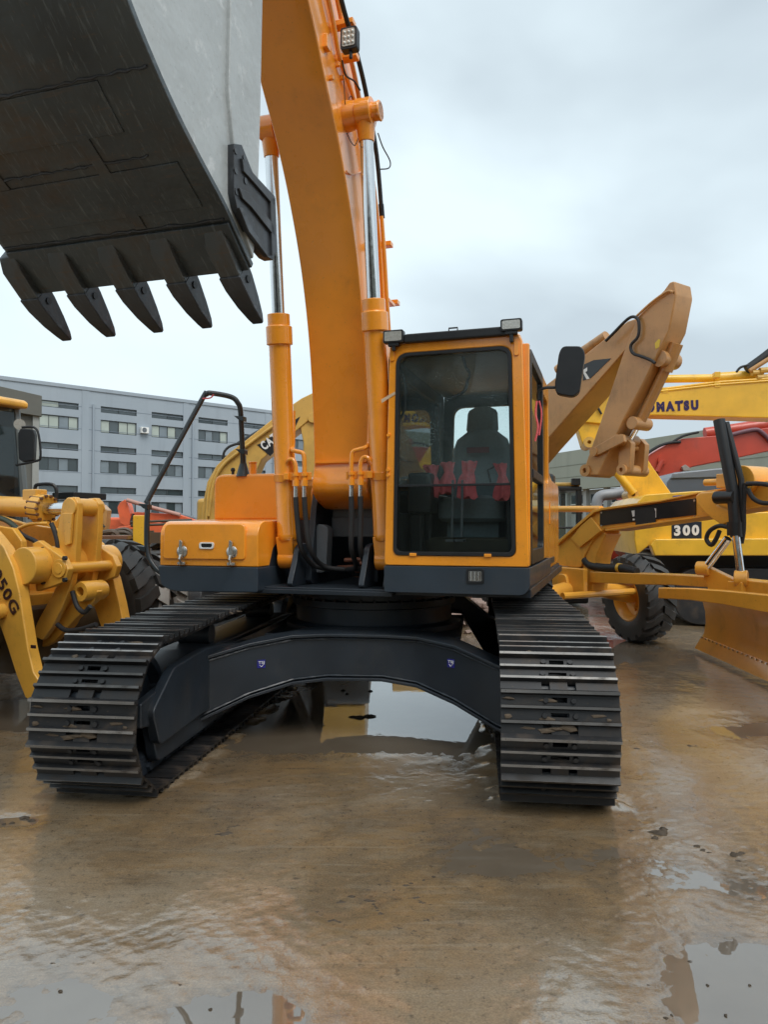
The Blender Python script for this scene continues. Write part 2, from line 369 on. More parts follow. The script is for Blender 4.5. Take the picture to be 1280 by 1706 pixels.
def relief(X, Y):
    wx = X + .25 * fbm(X, Y, .9, 2, 90); wy = Y + .25 * fbm(X, Y, .9, 2, 95)
    h = .016 * fbm(X, Y, .55, 2, 1) + .0070 * fbm(wx, wy, 1.9, 5, 11, .50) + .0017 * fbm(X, Y, 20, 3, 31, .65)
    for ang, fl, fs, amp, sd in ((32, .7, 9.0, .0016, 41), (-38, .5, 11.0, .0009, 51)):       # long scrape marks of buckets and tracks
        c_, s_ = cos(radians(ang)), sin(radians(ang)); u = wx * c_ + wy * s_; w_ = -wx * s_ + wy * c_
        n_ = fbm(u, w_ * fs / fl, fl, 3, sd, .6); mask = np.clip(fbm(X, Y, .8, 2, sd + 5) * 4 + .2, 0, 1)
        h = h + amp * mask * (-np.abs(n_) * 2.2 + .35)
    def print_(a, b, width, pitch, depth, chev, seed):
        a, b = np.array(a), np.array(b); d_ = b - a; Ln = np.linalg.norm(d_); d_ = d_ / Ln; n_ = np.array([-d_[1], d_[0]])
        s_ = (X - a[0]) * d_[0] + (Y - a[1]) * d_[1]; w_ = (X - a[0]) * n_[0] + (Y - a[1]) * n_[1] + .05 * np.sin(s_ * 2.2 + seed)
        inside = np.clip((width / 2 - np.abs(w_)) / .03, 0, 1) * np.clip(np.minimum(s_, Ln - s_) / .15, 0, 1) * np.clip(fbm(X, Y, 2.6, 3, seed) * 5 + .15, 0, 1)
        ph = (s_ + np.abs(w_) * chev) / pitch + 1.1 * fbm(X, Y, 3.2, 3, seed + 2); tri = np.abs((ph % 1) - .5) * 2
        return inside * depth * .06 * np.clip((tri - .45) * 4, -1, 1)
    for p0, p1, wd, pt, dp, ch, sd in (((490, 1590), (760, 1435), .34, .085, .0055, .6, 61), ((120, 1480), (520, 1600), .42, .10, .0045, .5, 65), ((1030, 1520), (1290, 1370), .45, .09, .0045, .5, 69), ((300, 1400), (700, 1500), .40, .09, .003, .4, 73), ((1010, 1700), (1240, 1420), .40, .10, .004, .6, 77), ((1060, 1330), (1290, 1130), .45, .11, .004, .5, 81)):
        h = h + print_(gp(*p0), gp(*p1), wd, pt, dp, ch, sd)
    # mud squeezed up along the tracks
    for cx_, cy_ in ((1.3, 0.0), (-1.2, -.17)):
        a_ = radians(-7.3); dx = X + .085; dy = Y - 6.33; lx_ = dx * cos(a_) + dy * sin(a_) - cx_; ly_ = -dx * sin(a_) + dy * cos(a_) - cy_
        dd_ = np.maximum(np.abs(lx_) - .30, np.abs(ly_) - 2.05); h = h + .013 * np.exp(-((dd_ - .03) / .06) ** 2) * np.clip(fbm(X, Y, 7, 3, 121) * 3 + .6, 0, 1.5)
    # hollows that hold water
    for (x, y, a, b, dp) in ((.15, 6.15, .85, 1.0, .026), (1.22, 2.32, .38, .5, .020), (-.40, 2.22, .20, .22, .022), (-1.0, 2.3, .40, .30, .012), (-3.1, 6.1, .8, .7, .02), (2.45, 2.95, .4, .4, .014), (2.3, 9.2, .8, 1.1, .02), (-2.6, 9.5, 1.3, 1.2, .02), (-1.92, 3.86, .16, .08, .016), (2.9, 5.6, .5, .3, .012)):
        r2 = ((X - x) / a) ** 2 + ((Y - y) / b) ** 2; h = h - dp * np.exp(-r2 * .8)
    return h
gx = np.linspace(-4.2, 5.0, 760); gy = np.concatenate([np.arange(1.2, 4.6, .0085), np.arange(4.6, 13.0, .032)])
GX_, GY_ = np.meshgrid(gx, gy, indexing='xy'); GZ = relief(GX_, GY_) + .0055
edge = np.minimum.reduce([GX_ - gx[0], gx[-1] - GX_, GY_ - gy[0], gy[-1] - GY_]); GZ = GZ * np.clip(edge / .5, 0, 1)
nx_, ny_ = len(gx), len(gy); nv = nx_ * ny_
V = np.empty((nv + 12, 3)); V[:nv, 0] = GX_.ravel(); V[:nv, 1] = GY_.ravel(); V[:nv, 2] = GZ.ravel()
x0, x1, y0, y1 = gx[0], gx[-1], gy[0], gy[-1]
V[nv:] = [(-300, -60, 0), (300, -60, 0), (300, 500, 0), (-300, 500, 0), (x0, y0, 0), (x1, y0, 0), (x1, y1, 0), (x0, y1, 0), (-300, y0, 0), (300, y0, 0), (300, y1, 0), (-300, y1, 0)]
idx = np.arange(nv).reshape(ny_, nx_)
quads = np.stack([idx[:-1, :-1], idx[:-1, 1:], idx[1:, 1:], idx[1:, :-1]], -1).reshape(-1, 4)
extra = np.array([(0, 1, 9, 8), (8, 4, 7, 11), (5, 9, 10, 6), (11, 10, 2, 3)]) + nv
Q = np.concatenate([quads, extra]).astype(np.int32)
me = bpy.data.meshes.new('ground'); me.vertices.add(len(V)); me.vertices.foreach_set('co', V.astype(np.float32).ravel())
me.loops.add(len(Q) * 4); me.loops.foreach_set('vertex_index', Q.ravel()); me.polygons.add(len(Q)); me.polygons.foreach_set('loop_start', np.arange(len(Q), dtype=np.int32) * 4)
me.polygons.foreach_set('use_smooth', np.ones(len(Q), bool)); me.update(calc_edges=True); me.validate(); me.materials.append(ground_material())
gr = link('ground', me); gr['kind'] = 'structure'; gr['label'] = 'wet muddy brown concrete yard with ruts and tyre marks'
b = MB(); b.add([(x0 + .3, y0 + .1, -.0045), (x1 - .3, y0 + .1, -.0045), (x1 - .3, y1 - .3, -.0045), (x0 + .3, y1 - .3, -.0045)], [(0, 1, 2, 3)])
wt = b.build('puddle_water', water_material()); wt['kind'] = 'structure'; wt['label'] = 'rain water standing in the hollows of the yard'

# ================================================================== MAIN EXCAVATOR
H = Fr((-.085, 6.33), -17); U = Fr((-.085, 6.33), -7.3)
EX = thing('excavator', 'orange crawler excavator with raised boom and dark tracks facing the viewer', 'excavator', H)
DU = radians(9.7); RU = Matrix.Rotation(DU, 4, 'Z')

# --- tracks
def track_path():
    pts = []
    for k in range(0, 25):
        a = radians(270 - 180 * k / 24); pts.append((-1.98 + .415 * cos(a), .445 + .415 * sin(a)))
    pts += [(-1.5, .868), (-.9, .895), (-.3, .885), (.3, .885), (.9, .9), (1.5, .893)]
    for k in range(0, 25):
        a = radians(90 - 180 * k / 24); pts.append((1.98 + .43 * cos(a), .46 + .43 * sin(a)))
    return [np.array(p) for p in pts]
TP = track_path()
seg = [np.linalg.norm(TP[(i + 1) % len(TP)] - TP[i]) for i in range(len(TP))]; TLEN = sum(seg); NSH = 48; PIT = TLEN / NSH
def along(s):
    s %= TLEN
    for i, l in enumerate(seg):
        if s <= l: return TP[i] + (TP[(i + 1) % len(TP)] - TP[i]) * (s / l)
        s -= l
    return TP[0]
def shoe_mesh(mud=0):
    b = MB(); W = .30; p = PIT; h = p / 2
    def bar(y0, y1, x0, x1, z0=-.014, z1=0): b.box(x0, x1, y0, y1, z0, z1)
    def grouser(y0, y1, top):
        b.mi = 0
        w = (y1 - y0)
        b.prism([(y0 - .004, -.016), (y1 + .004, -.016), (y1 - w * .18, top), (y0 + w * .18, top)], 0, -W, W)
        b.mi = 1
        b.box(-W * .998, W * .998, y0 + w * .2, y1 - w * .2, top - .004, top + .0015); b.mi = 0
    ya, yb = -h, -h + .052                       # leading strip with two link notches
    for x0, x1 in ((-W, -.088), (-.045, .045), (.088, W)): bar(ya, yb, x0, x1)
    grouser(-h + .05, -h + .074, .024)
    y0, y1 = -h + .074, .016
    bar(y0, y0 + .016, -W, W); bar(y1 - .016, y1, -W, W); bar(y0 + .016, y1 - .016, -W, -.047); bar(y0 + .016, y1 - .016, .047, W)
    grouser(.016, .038, .022)
    y0, y1 = .038, h - .018
    bar(y0, y0 + .014, -W, W); bar(y1 - .014, y1, -W, W); bar(y0 + .014, y1 - .014, -W, -.038); bar(y0 + .014, y1 - .014, .038, W)
    grouser(h - .02, h + .006, .030)
    for yy, xx in ((-.014, .078), (.062, .07)):
        for s in (-1, 1): b.cyl((s * xx, yy, 0), (s * xx, yy, .013), .0155, .0135, 8)
    b.mi = 2
    r2 = np.random.RandomState(40 + mud)
    for _ in range(mud * 5):
        cx, cy = r2.uniform(-W * .95, W * .95), r2.choice([-h + .03, -.02, .064]) + r2.uniform(-.012, .012); rx, ry, hh = r2.uniform(.012, .06), r2.uniform(.008, .022), r2.uniform(.003, .012); ph = r2.uniform(0, 6)
        lp_ = [[(cx + k * rx * (1 + .3 * sin(3 * a + ph)) * cos(a), cy + k * ry * (1 + .3 * sin(2 * a + ph)) * sin(a), z) for a in [2 * pi * i / 9 for i in range(9)]] for k, z in ((1, -.006), (.85, hh * .6), (.4, hh))]
        b.loft(lp_)
    return b.mesh('track_shoe', [STEEL, WORN, MUD])
MUD = plain('caked_mud', (.095, .068, .044), .75, 0, .35, 40, .6, .006)
SHOES = [shoe_mesh(0), shoe_mesh(1), shoe_mesh(2), shoe_mesh(3)]
def make_track(sx):
    ctr = RU @ (Vector((1.3, 0, 0)) if sx > 0 else Vector((-1.20, -.17, 0)))
    b = MB()
    inner = [np.array(along(TLEN * i / 120)) for i in range(120)]
    rings = []
    for i in range(120):
        t = inner[(i + 1) % 120] - inner[i - 1]; t /= np.linalg.norm(t); n = np.array([-t[1], t[0]])
        rings.append((inner[i] - n * .022, inner[i] - n * .10))
    for x0, x1 in ((-.125, -.04), (.04, .125)):
        o = len(b.v); vs = []
        for a, c in rings: vs += [(x0, a[0], a[1]), (x1, a[0], a[1]), (x1, c[0], c[1]), (x0, c[0], c[1])]
        fs = []
        for i in range(120):
            j = (i + 1) % 120
            for k in range(4): fs.append((i * 4 + k, i * 4 + (k + 1) % 4, j * 4 + (k + 1) % 4, j * 4 + k))
        b.add(vs, fs)
    for i in range(NSH):
        q = along(i * PIT + PIT * .5); t = along(i * PIT + PIT * .5 + .02) - along(i * PIT + PIT * .5 - .02); t /= np.linalg.norm(t); n = np.array([-t[1], t[0]])
        c = q - n * .065; b.cyl((-.15, c[0], c[1]), (.15, c[0], c[1]), .026, n=8)
    T = b.build('track', NAVY, EX); T.location = ctr; T.rotation_euler = (0, 0, DU)
    T['label'] = 'track chain with steel shoes'
    off = .035 if sx < 0 else .11
    for i in range(NSH):
        s = i * PIT + off; q = along(s); t = along(s + .03) - along(s - .03); t /= np.linalg.norm(t)
        o = link('track_shoe', SHOES[int(rng.choice([0, 0, 1, 1, 2, 3]))], T)
        jit = rng.uniform(-.006, .006)
        M = Matrix(((1, 0, 0, rng.uniform(-.002, .002)), (0, t[0], -t[1], q[0]), (0, t[1], t[0], q[1]), (0, 0, 0, 1)))
        o.matrix_local = M @ Matrix.Rotation(jit, 4, 'X')
    w = MB(); w.lathe([(.0, -.10), (.10, -.10), (.12, -.07), (.27, -.06), (.29, -.12), (.33, -.12), (.33, -.045), (.355, -.04), (.355, .04), (.33, .045), (.33, .12), (.29, .12), (.27, .06), (.12, .07), (.10, .10), (0, .10)], (0, -1.96, .445), (1, 0, 0), 36)
    w.build('idler_wheel', NAVY, T)
    w = MB(); w.lathe([(0, -.2), (.22, -.2), (.25, -.05), (.34, -.03), (.34, .03), (.25, .05), (.22, .2), (0, .2)], (0, 1.98, .46), (1, 0, 0), 30)
    w.build('sprocket', NAVY, T)
    for k in range(7):
        y = -1.45 + k * .48; w = MB(); w.lathe([(0, -.16), (.085, -.16), (.10, -.13), (.10, -.05), (.075, -.045), (.075, .045), (.10, .05), (.10, .13), (.085, .16), (0, .16)], (0, y, .225), (1, 0, 0), 18)
        w.build('track_roller', NAVY, T)
    for y in (-.8, .8):
        w = MB(); w.cyl((-.12, y, .725), (.12, y, .725), .075, n=16); w.box(-.04, .04, y - .03, y + .03, .6, .725); w.build('carrier_roller', NAVY, T)
    # side frame of the crawler
    f = MB()
    f.prism(rloop([(-1.72, .30), (1.75, .30), (1.75, .58), (1.2, .66), (-1.1, .66), (-1.72, .55)], .03, 2), 0, -.17, .17)
    f.prism([(-2.12, .38), (-1.7, .32), (-1.7, .58), (-2.12, .52)], 0, -.20, -.145); f.prism([(-2.12, .38), (-1.7, .32), (-1.7, .58), (-2.12, .52)], 0, .145, .20)
    s = -sx
    f.prism(rloop([(-1.95, .24), (-1.3, .26), (-.2, .26), (-.2, .60), (-1.2, .69), (-1.75, .66), (-2.05, .46)], .045, 3), 0, s * .17, s * .24)
    f.prism(rloop([(-1.9, .12), (1.8, .12), (1.9, .40), (1.6, .62), (-1.5, .64), (-2.0, .42)], .06, 3), 0, s * .13, s * .20)
    o = f.build('track_frame', NAVY, EX, .012); o.location = ctr; o.rotation_euler = (0, 0, DU)
    return T
make_track(-1); make_track(1)

# --- car body (arched cross frame between the tracks)
def arch(sgn):
    st = []     # x, y, ztop, zbot
    for x, y, zt, zb in ((-1.16, -1.42, .56, .16), (-1.0, -1.36, .60, .215), (-.72, -1.18, .675, .335), (-.45, -1.02, .715, .405), (-.2, -.99, .725, .435), (.2, -.99, .725, .44), (.45, -1.02, .72, .41), (.72, -1.18, .69, .335), (1.0, -1.36, .60, .22), (1.16, -1.42, .55, .17)):
        if sgn < 0 and abs(x) < .9: zt, zb = zt + .16, zt + .02
        st.append((x, y * sgn, zt, zb))
    return st
cb = MB()
for sg in (1, -1):
    st = arch(sg); dd = .30 * sg
    cb.loft([[(x, y, zb), (x, y, zt), (x, y + dd, zt + .02), (x, y + dd, zb + .02)] for x, y, zt, zb in st])
    cb.loft([[(x, y - .028 * sg, zt + .002), (x, y - .028 * sg, zt + .024), (x, y + dd, zt + .03), (x, y + dd, zt + .004)] for x, y, zt, zb in st])
    cb.loft([[(x, y - .028 * sg, zb - .024), (x, y - .028 * sg, zb - .002), (x, y + dd, zb + .0), (x, y + dd, zb - .02)] for x, y, zt, zb in st])
cb.prism([(-.75, -.72), (.75, -.72), (.75, .72), (-.75, .72)], 2, .64, .70)
body = cb.build('car_body', NAVY, EX, .006); body.rotation_euler = (0, 0, DU)
for sg, zi, dz in ((1, 2, .0), (1, 3, .0)):
    st = arch(sg); b = MB(); pp = [(x, y - .004, (zt - .012) if zi == 2 else (zb + .012)) for x, y, zt, zb in st]
    fine_ = [tuple(np.array(pp[i]) + (np.array(pp[i + 1]) - np.array(pp[i])) * k / 14) for i in range(len(pp) - 1) for k in range(14)]
    b.tube(fine_, [.007 + rng.uniform(-.002, .003) for _ in fine_], 6); b.build('weld_bead', NAVY, body)
b = MB(); r3 = np.random.RandomState(5)
for _ in range(26):
    c0 = U.pick(490 + r3.normal(0, 7), 1122 + r3.normal(0, 6), 1, -1.005); rr_ = r3.uniform(.004, .016)
    b.loft([[(c0[0] + k * rr_ * cos(a) * r3.uniform(.7, 1.2), -1.0 + .02 - yy, c0[2] + k * rr_ * sin(a)) for a in [2 * pi * i / 8 for i in range(8)]] for k, yy in ((1, .018), (.5, .026))])
sp_ = b.build('mud_splash', plain('dry_splash', (.30, .27, .22), .85), body); sp_['kind'] = 'stuff'
for px, py in ((435, 1106), (752, 1105)):
    x = U.pick(px, py, 1, -1.13)[0]; y = -1.165 if abs(x) > .55 else -1.0; p = U.pick(px, py, 1, -1.165); s = -1 if x < 0 else 1
    tx = np.array([.27, -.16 * s, 0]) if True else 0; tx = np.array([.27, .16 if x < 0 else -.16, 0]); tx /= np.linalg.norm(tx); nn = np.array([tx[1], -tx[0], 0])
    # point on the leg face
    A = np.array([-.72 if x < 0 else .72, -1.18, 0]); o_ = U.loc(CAM); e_ = U.loc(CAM + ray(px, py)) - o_
    t_ = np.dot(A - o_, nn) / np.dot(e_, nn); c = o_ + e_ * t_ + nn * .002
    b = MB(); h = .029; uz = np.array([0, 0, 1.]); 
    b.add([c - tx * h - uz * h, c + tx * h - uz * h, c + tx * h + uz * h, c - tx * h + uz * h] + [c - tx * h - uz * h + nn * .002, c + tx * h - uz * h + nn * .002, c + tx * h + uz * h + nn * .002, c - tx * h + uz * h + nn * .002], [(0, 1, 2, 3), (7, 6, 5, 4), (0, 4, 5, 1), (1, 5, 6, 2), (2, 6, 7, 3), (3, 7, 4, 0)])
    sk = b.build('sticker', BLUE, body)
    place_text('emblem', 'TSJ', body, c - tx * .022 + nn * .0035 - uz * .004, tx, uz, .024, WHITE, .044, .01)
    b = MB(); 
    for sx_ in (-1, 1): b.tube([c + tx * sx_ * .013 - uz * .006 + nn * .004, c - uz * .021 + nn * .004], .002, 6)
    b.build('emblem', WHITE, body)

# --- slew ring and platform
b = MB(); b.lathe([(.0, .70), (.74, .70), (.74, .74), (.66, .76), (.66, .88), (.69, .89), (.69, .94), (.66, .95), (.66, 1.03), (0, 1.03)], (0, 0, 0), (0, 0, 1), 64)
ring = b.build('slew_ring', NAVY, EX)
for k in range(40):
    a = 2 * pi * k / 40; b = MB() if k == 0 else b; b.cyl((.675 * cos(a), .675 * sin(a), .93), (.675 * cos(a), .675 * sin(a), .958), .013, n=6)
rb = b.build('bolt_ring', STEEL, ring); rb['kind'] = 'stuff'
b = MB()
b.box(-.62, .46, -1.0, 2.4, 1.03, 1.075)
b.box(-1.36, -.62, -.95, 2.4, 1.03, 1.10); b.box(.46, 1.42, -.95, 2.4, 1.035, 1.10)
b.box(-.62, .46, -1.02, -1.0, 1.025, 1.06)
for x in (-.565, -.345, .215, .40):                       # cylinder foot brackets
    b.prism(rloop([(-1.0, 1.075), (-.45, 1.075), (-.50, 1.30), (-.66, 1.40), (-.84, 1.385), (-.9, 1.25)], .06, 3), 0, x - .022, x + .022)
for x in (-.30, .24):                                     # boom foot brackets
    b.prism(rloop([(-.75, 1.075), (.3, 1.075), (.1, 1.5), (-.18, 1.95), (-.5, 1.95), (-.62, 1.7)], .08, 3), 0, x - .025, x + .025)
b.build('platform', NAVY, EX, .006)
b = MB(); b.prism(rloop([(-.22, 1.46), (.2, 1.46), (.2, 1.78), (-.22, 1.78)], .02, 2), 1, -.42, -.2); b.box(-.22, .2, -.44, -.42, 1.44, 1.60)
b.prism(rloop([(-.34, 1.16), (-.2, 1.16), (-.18, 1.52), (-.27, 1.55), (-.33, 1.40)], .03, 2), 1, -.62, -.5)
b.build('valve_cover', GREY, EX, .008)
b = MB()
for k, (x0, z) in enumerate(((-.12, 1.20), (-.05, 1.26), (.05, 1.18), (.1, 1.24))): b.cyl((x0, -.55 - .04 * k, z), (x0 + .16, -.6, z + .01), .018, n=10)
b.build('pipe_joint', plain('rusty_pipe', (.22, .085, .05), .5, .3, .3, 20), EX)

b = MB(); b.box(-.60, .41, .20, .24, 1.08, 1.9); b.build('dark_backing', NAVY, EX)  # dark panel added to stand in for the shaded depth beneath the boom
# --- fuel tank / hood, toolbox
b = MB(); b.prism(rloop([(-1.29, 1.58), (-.60, 1.58), (-.60, 1.965), (-1.29, 1.965)], [.0, 0, .03, .09], 6), 1, -.45, .75)
b.build('fuel_tank_cover', ORANGE, EX, .022, 3)
b = MB(); b.box(-1.38, -.60, -.62, .72, 1.10, 1.58); b.build('fuel_tank', ORANGE, EX, .01)
b = MB(); b.prism([(-.60, 1.075), (-.42, 1.075), (-.42, 1.58), (-.60, 1.58)], 1, -.3, .7); b.build('inner_bulkhead', NAVY, EX)
b = MB(); b.prism(rloop([(-1.10, 1.225), (-1.10, 1.50), (-1.02, 1.565), (-.62, 1.575), (-.62, 1.225)], [.01, .05, .05, .01, .01], 4), 0, -1.375, -.545)
tb = b.build('toolbox', ORANGE, EX, .016, 3)
b = MB(); b.prism(rloop([(-1.345, 1.275), (-.645, 1.275), (-.645, 1.545), (-1.33, 1.545)], [.03, .03, .05, .05], 4), 1, -1.114, -1.08)
lid = b.build('lid', ORANGE, tb, .010, 3)
for px in (303, 386):
    p = H.pick(px, 925, 1, -1.12); x = p[0]
    b = MB(); b.lathe([(0, 0), (.045, 0), (.045, .008), (.03, .014), (0, .014)], (x, -1.114, 1.335), (0, -1, 0), 20)
    b.prism(rloop([(x - .018, 1.30), (x + .018, 1.30), (x + .014, 1.41), (x - .010, 1.425)], .008, 2), 1, -1.145, -1.125)
    b.tube([(x, -1.14, 1.31), (x, -1.15, 1.28), (x, -1.13, 1.24)], .011, 8); b.box(x - .032, x + .032, -1.135, -1.11, 1.235, 1.255)
    b.build('latch', SILVER, tb, .002)
p = H.pick(344, 909, 1, -1.12)
b = MB(); b.ring(rloop([(p[0] - .062, 1.355), (p[0] + .058, 1.355), (p[0] + .062, 1.405), (p[0] - .062, 1.405)], .018, 4), rloop([(p[0] - .046, 1.366), (p[0] + .042, 1.366), (p[0] + .048, 1.394), (p[0] - .048, 1.394)], .012, 4), 1, -1.124, -1.110)
b.build('handle_frame', WHITE, tb, .002)
b = MB(); b.box(p[0] - .05, p[0] + .05, -1.1165, -1.112, 1.362, 1.398); b.build('handle_recess', DECAL, tb)
b = MB(); b.prism(rloop([(-1.385, 1.222), (-.54, 1.222), (-.54, 1.04), (-1.25, 1.03), (-1.36, 1.07)], [.01, .01, .02, .06, .05], 3), 1, -1.11, 1.8)
b.build('toolbox_skirt', NAVY2, EX, .012)
# small fittings on the hood
b = MB(); q = H.pick(421, 785, 1, -.2); b.cyl((q[0], -.2, 1.95), (q[0], -.2, 2.075), .033, n=18); b.cyl((q[0], -.2, 2.075), (q[0], -.2, 2.09), .038, n=18); b.build('filler_neck', ORANGE, EX, .004)
b = MB(); q = H.pick(388, 785, 1, -.35); b.cyl((q[0], -.35, 1.955), (q[0], -.35, 2.0), .012, n=10); b.lathe([(.001, .09), (.015, .085), (.02, .07), (.015, .055), (.001, .05)], (q[0], -.35, 1.94), (0, 0, 1), 12); b.build('breather', RUBBER, EX)
# engine house and counterweight behind
b = MB(); b.prism(rloop([(-1.38, 1.10), (-1.38, 1.98), (1.0, 1.98), (1.0, 1.10)], [0, .12, .12, 0], 5), 1, .76, 2.3); b.build('engine_house', ORANGE, EX, .02)
b = MB(); b.prism(rloop([(-1.38, 2.3), (1.34, 2.3), (1.34, 2.75), (.9, 3.0), (-.9, 3.0), (-1.42, 2.75)], .15, 5), 2, 1.10, 2.12); b.build('counterweight', NAVY, EX, .03)
b = MB(); b.prism(rloop([(.72, 1.13), (2.3, 1.13), (2.3, 1.98), (1.3, 1.98), (.72, 2.08)], [.0, .0, .1, .2, .03], 4), 0, 1.02, 1.395)
sdp = b.build('side_panel', ORANGE, EX, .04, 4)
b = MB(); b.box(1.39, 1.405, .80, 1.5, 1.18, 1.23); b.build('hinge', NAVY, sdp); b = MB(); b.box(1.39, 1.41, .9, 1.0, 1.55, 1.75); b.build('door_catch', ORANGE, sdp)
b = MB(); b.box(1.02, 1.40, .73, 2.3, 1.05, 1.13); b.build('side_sill', NAVY2, EX, .01)

# --- handrail
RAILM = plain('black_rail', (.016, .022, .026), .38, .1, .2, 12, .05, .002, .3)
pts = H.path([(275, 958, -1.05), (258, 945, -1.07), (245, 915, -1.07), (246, 842, -1.05), (252, 822, -1.02), (335, 668, -.72), (344, 657, -.70), (352, 655, -.68), (384, 661, -.60), (396, 671, -.58), (401, 690, -.55), (405, 778, -.42)], 1)
b = MB(); b.tube(spline(pts, 5), .0215, 12); rail = b.build('handrail', RAILM, EX)
q = pts[-1]; b = MB(); b.lathe([(.024, .16), (.026, .10), (.055, .0), (.06, -.02), (0, -.02)], (q[0], q[1], 1.965), (0, 0, 1), 16); b.build('rail_foot', RAILM, rail)
for px, py, yy in ((236, 843, -1.05), (232, 913, -1.07), (395, 697, -.55), (397, 752, -.46)):
    p = H.pick(px + 4, py, 1, yy); b = MB(); b.prism([(p[0] - .04, p[2] + .02), (p[0] + .05, p[2] + .012), (p[0] + .05, p[2] - .03), (p[0] + .01, p[2] - .02)], 1, yy - .03, yy + .03); b.build('rail_step', RAILM, rail, .004)
b = MB(); cp = H.path([(337, 664, -.73), (350, 663, -.70), (356, 657, -.69)], 1); b.tube(spline(cp, 5), .006, 6); b.build('red_tape', CLOTH, rail)

# --- cab
YF = -1.06
cab = thing('cab', 'glazed operator cab', None); del cab['label']; cab.parent = EX
fo = rloop([(.413, 1.25), (1.42, 1.25), (1.378, 2.82), (.452, 2.805)], [.02, .02, .07, .07], 6); fi = rloop([(.482, 1.322), (1.330, 1.322), (1.306, 2.735), (.505, 2.735)], [.05, .05, .085, .085], 6)
b = MB(); b.ring(fo, fi, 1, YF, YF + .10); b.build('front_frame', ORANGE, cab, .012, 3)
go = fi; gi = rloop([(.505, 1.347), (1.305, 1.347), (1.283, 2.712), (.528, 2.712)], [.04, .04, .07, .07], 6)
b = MB(); b.ring([(x + (.001 if x > .9 else -.001), z) for x, z in go], gi, 1, YF - .008, YF + .05); b.build('window_seal', BLACK, cab, .003)
b = MB(); b.prism(rloop([(.50, 1.812), (1.31, 1.812), (1.288, 2.715), (.52, 2.715)], [.01, .01, .06, .06], 5), 1, YF + .012, YF + .018); b.build('window_pane', GLASS_CAB, cab)
b = MB(); b.prism(rloop([(.50, 1.345), (1.31, 1.345), (1.31, 1.80), (.50, 1.80)], [.04, .04, .005, .005], 5), 1, YF + .012, YF + .018); b.build('window_pane', GLASS_LOW, cab)
b = MB(); b.box(.495, 1.312, YF + .004, YF + .03, 1.798, 1.814); b.build('window_rail', BLACK, cab, .002)
for x in (.60, 1.12):
    b = MB(); b.box(x, x + .05, YF - .012, YF + .01, 1.315, 1.338); b.build('window_stop', ORANGE, cab, .004)
for px, py in ((654, 590), (861, 580), (648, 725), (647, 783), (647, 792)):
    p = H.pick(px, py, 1, YF); b = MB(); hh = .05 if py < 600 else .012
    if hh > .02: b.prism(rloop([(p[0] - .016, p[2] - hh), (p[0] + .016, p[2] - hh), (p[0] + .016, p[2] + hh), (p[0] - .016, p[2] + hh)], .014, 3), 1, YF - .010, YF + .004)
    else: b.cyl((p[0], YF - .014, p[2]), (p[0], YF, p[2]), .013, n=10)
    b.build('frame_fitting', ORANGE, cab, .002)
# sides, back, roof, floor
def side_ring(x0, x1, name, mat, yz_o, yz_i, r=.06):
    b = MB(); b.ring(rloop(yz_o, r, 5), rloop(yz_i, r, 5), 0, x0, x1); return b.build(name, mat, cab, .006)
side_ring(1.375, 1.425, 'door_frame', BLACK, [(-.95, 1.26), (.05, 1.26), (.02, 2.74), (-.95, 2.74)], [(-.88, 1.36), (-.03, 1.36), (-.04, 2.66), (-.88, 2.66)])
b = MB(); b.prism([(-.88, 1.36), (-.03, 1.36), (-.04, 2.66), (-.88, 2.66)], 0, 1.397, 1.403); b.build('window_pane', GLASS_SIDE, cab)
b = MB(); b.box(1.395, 1.432, -.86, -.04, 1.86, 1.92); b.build('door_rail', BLACK, cab, .006)
side_ring(1.36, 1.415, 'rear_side_frame', ORANGE, [(.055, 1.26), (.72, 1.26), (.68, 2.76), (.03, 2.76)], [(.14, 1.9), (.62, 1.9), (.60, 2.62), (.12, 2.62)])
b = MB(); b.prism([(.14, 1.9), (.62, 1.9), (.60, 2.62), (.12, 2.62)], 0, 1.385, 1.391); b.build('window_pane', GLASS_SIDE, cab)
b = MB(); b.box(1.365, 1.42, -1.0, -.955, 1.26, 2.76); b.build('door_post', ORANGE, cab, .01)
side_ring(.415, .465, 'inner_side_frame', plain('interior_trim_dark', (.035, .04, .042), .6), [(-.96, 1.26), (.72, 1.26), (.68, 2.76), (-.96, 2.76)], [(-.86, 1.62), (.5, 1.62), (.48, 2.62), (-.86, 2.62)])
b = MB(); b.prism([(-.86, 1.62), (.5, 1.62), (.48, 2.62), (-.86, 2.62)], 0, .44, .446); b.build('window_pane', GLASS_SIDE, cab)
b = MB(); b.ring(rloop([(.44, 1.26), (1.40, 1.26), (1.37, 2.76), (.47, 2.76)], .05, 5), rloop([(.54, 1.86), (1.32, 1.86), (1.30, 2.62), (.56, 2.62)], .10, 5), 1, .66, .72); b.build('rear_wall', plain('interior_trim', (.07, .085, .085), .7), cab, .006)
b = MB(); b.prism(rloop([(.54, 1.86), (1.32, 1.86), (1.30, 2.62), (.56, 2.62)], .1, 5), 1, .69, .696); b.build('window_pane', GLASS_SIDE, cab)
b = MB(); b.prism(rloop([(.46, 2.76), (1.375, 2.76), (1.36, 2.835), (.48, 2.835)], [.0, .0, .05, .05], 4), 1, YF + .05, .70); b.build('roof', ORANGE, cab, .015)
b = MB(); b.prism(rloop([(.56, 2.80), (1.29, 2.80), (1.29, 2.862), (.56, 2.862)], [.02, .02, .03, .03], 4), 1, YF - .035, .3); b.build('roof_hatch', BLACK, cab, .012)
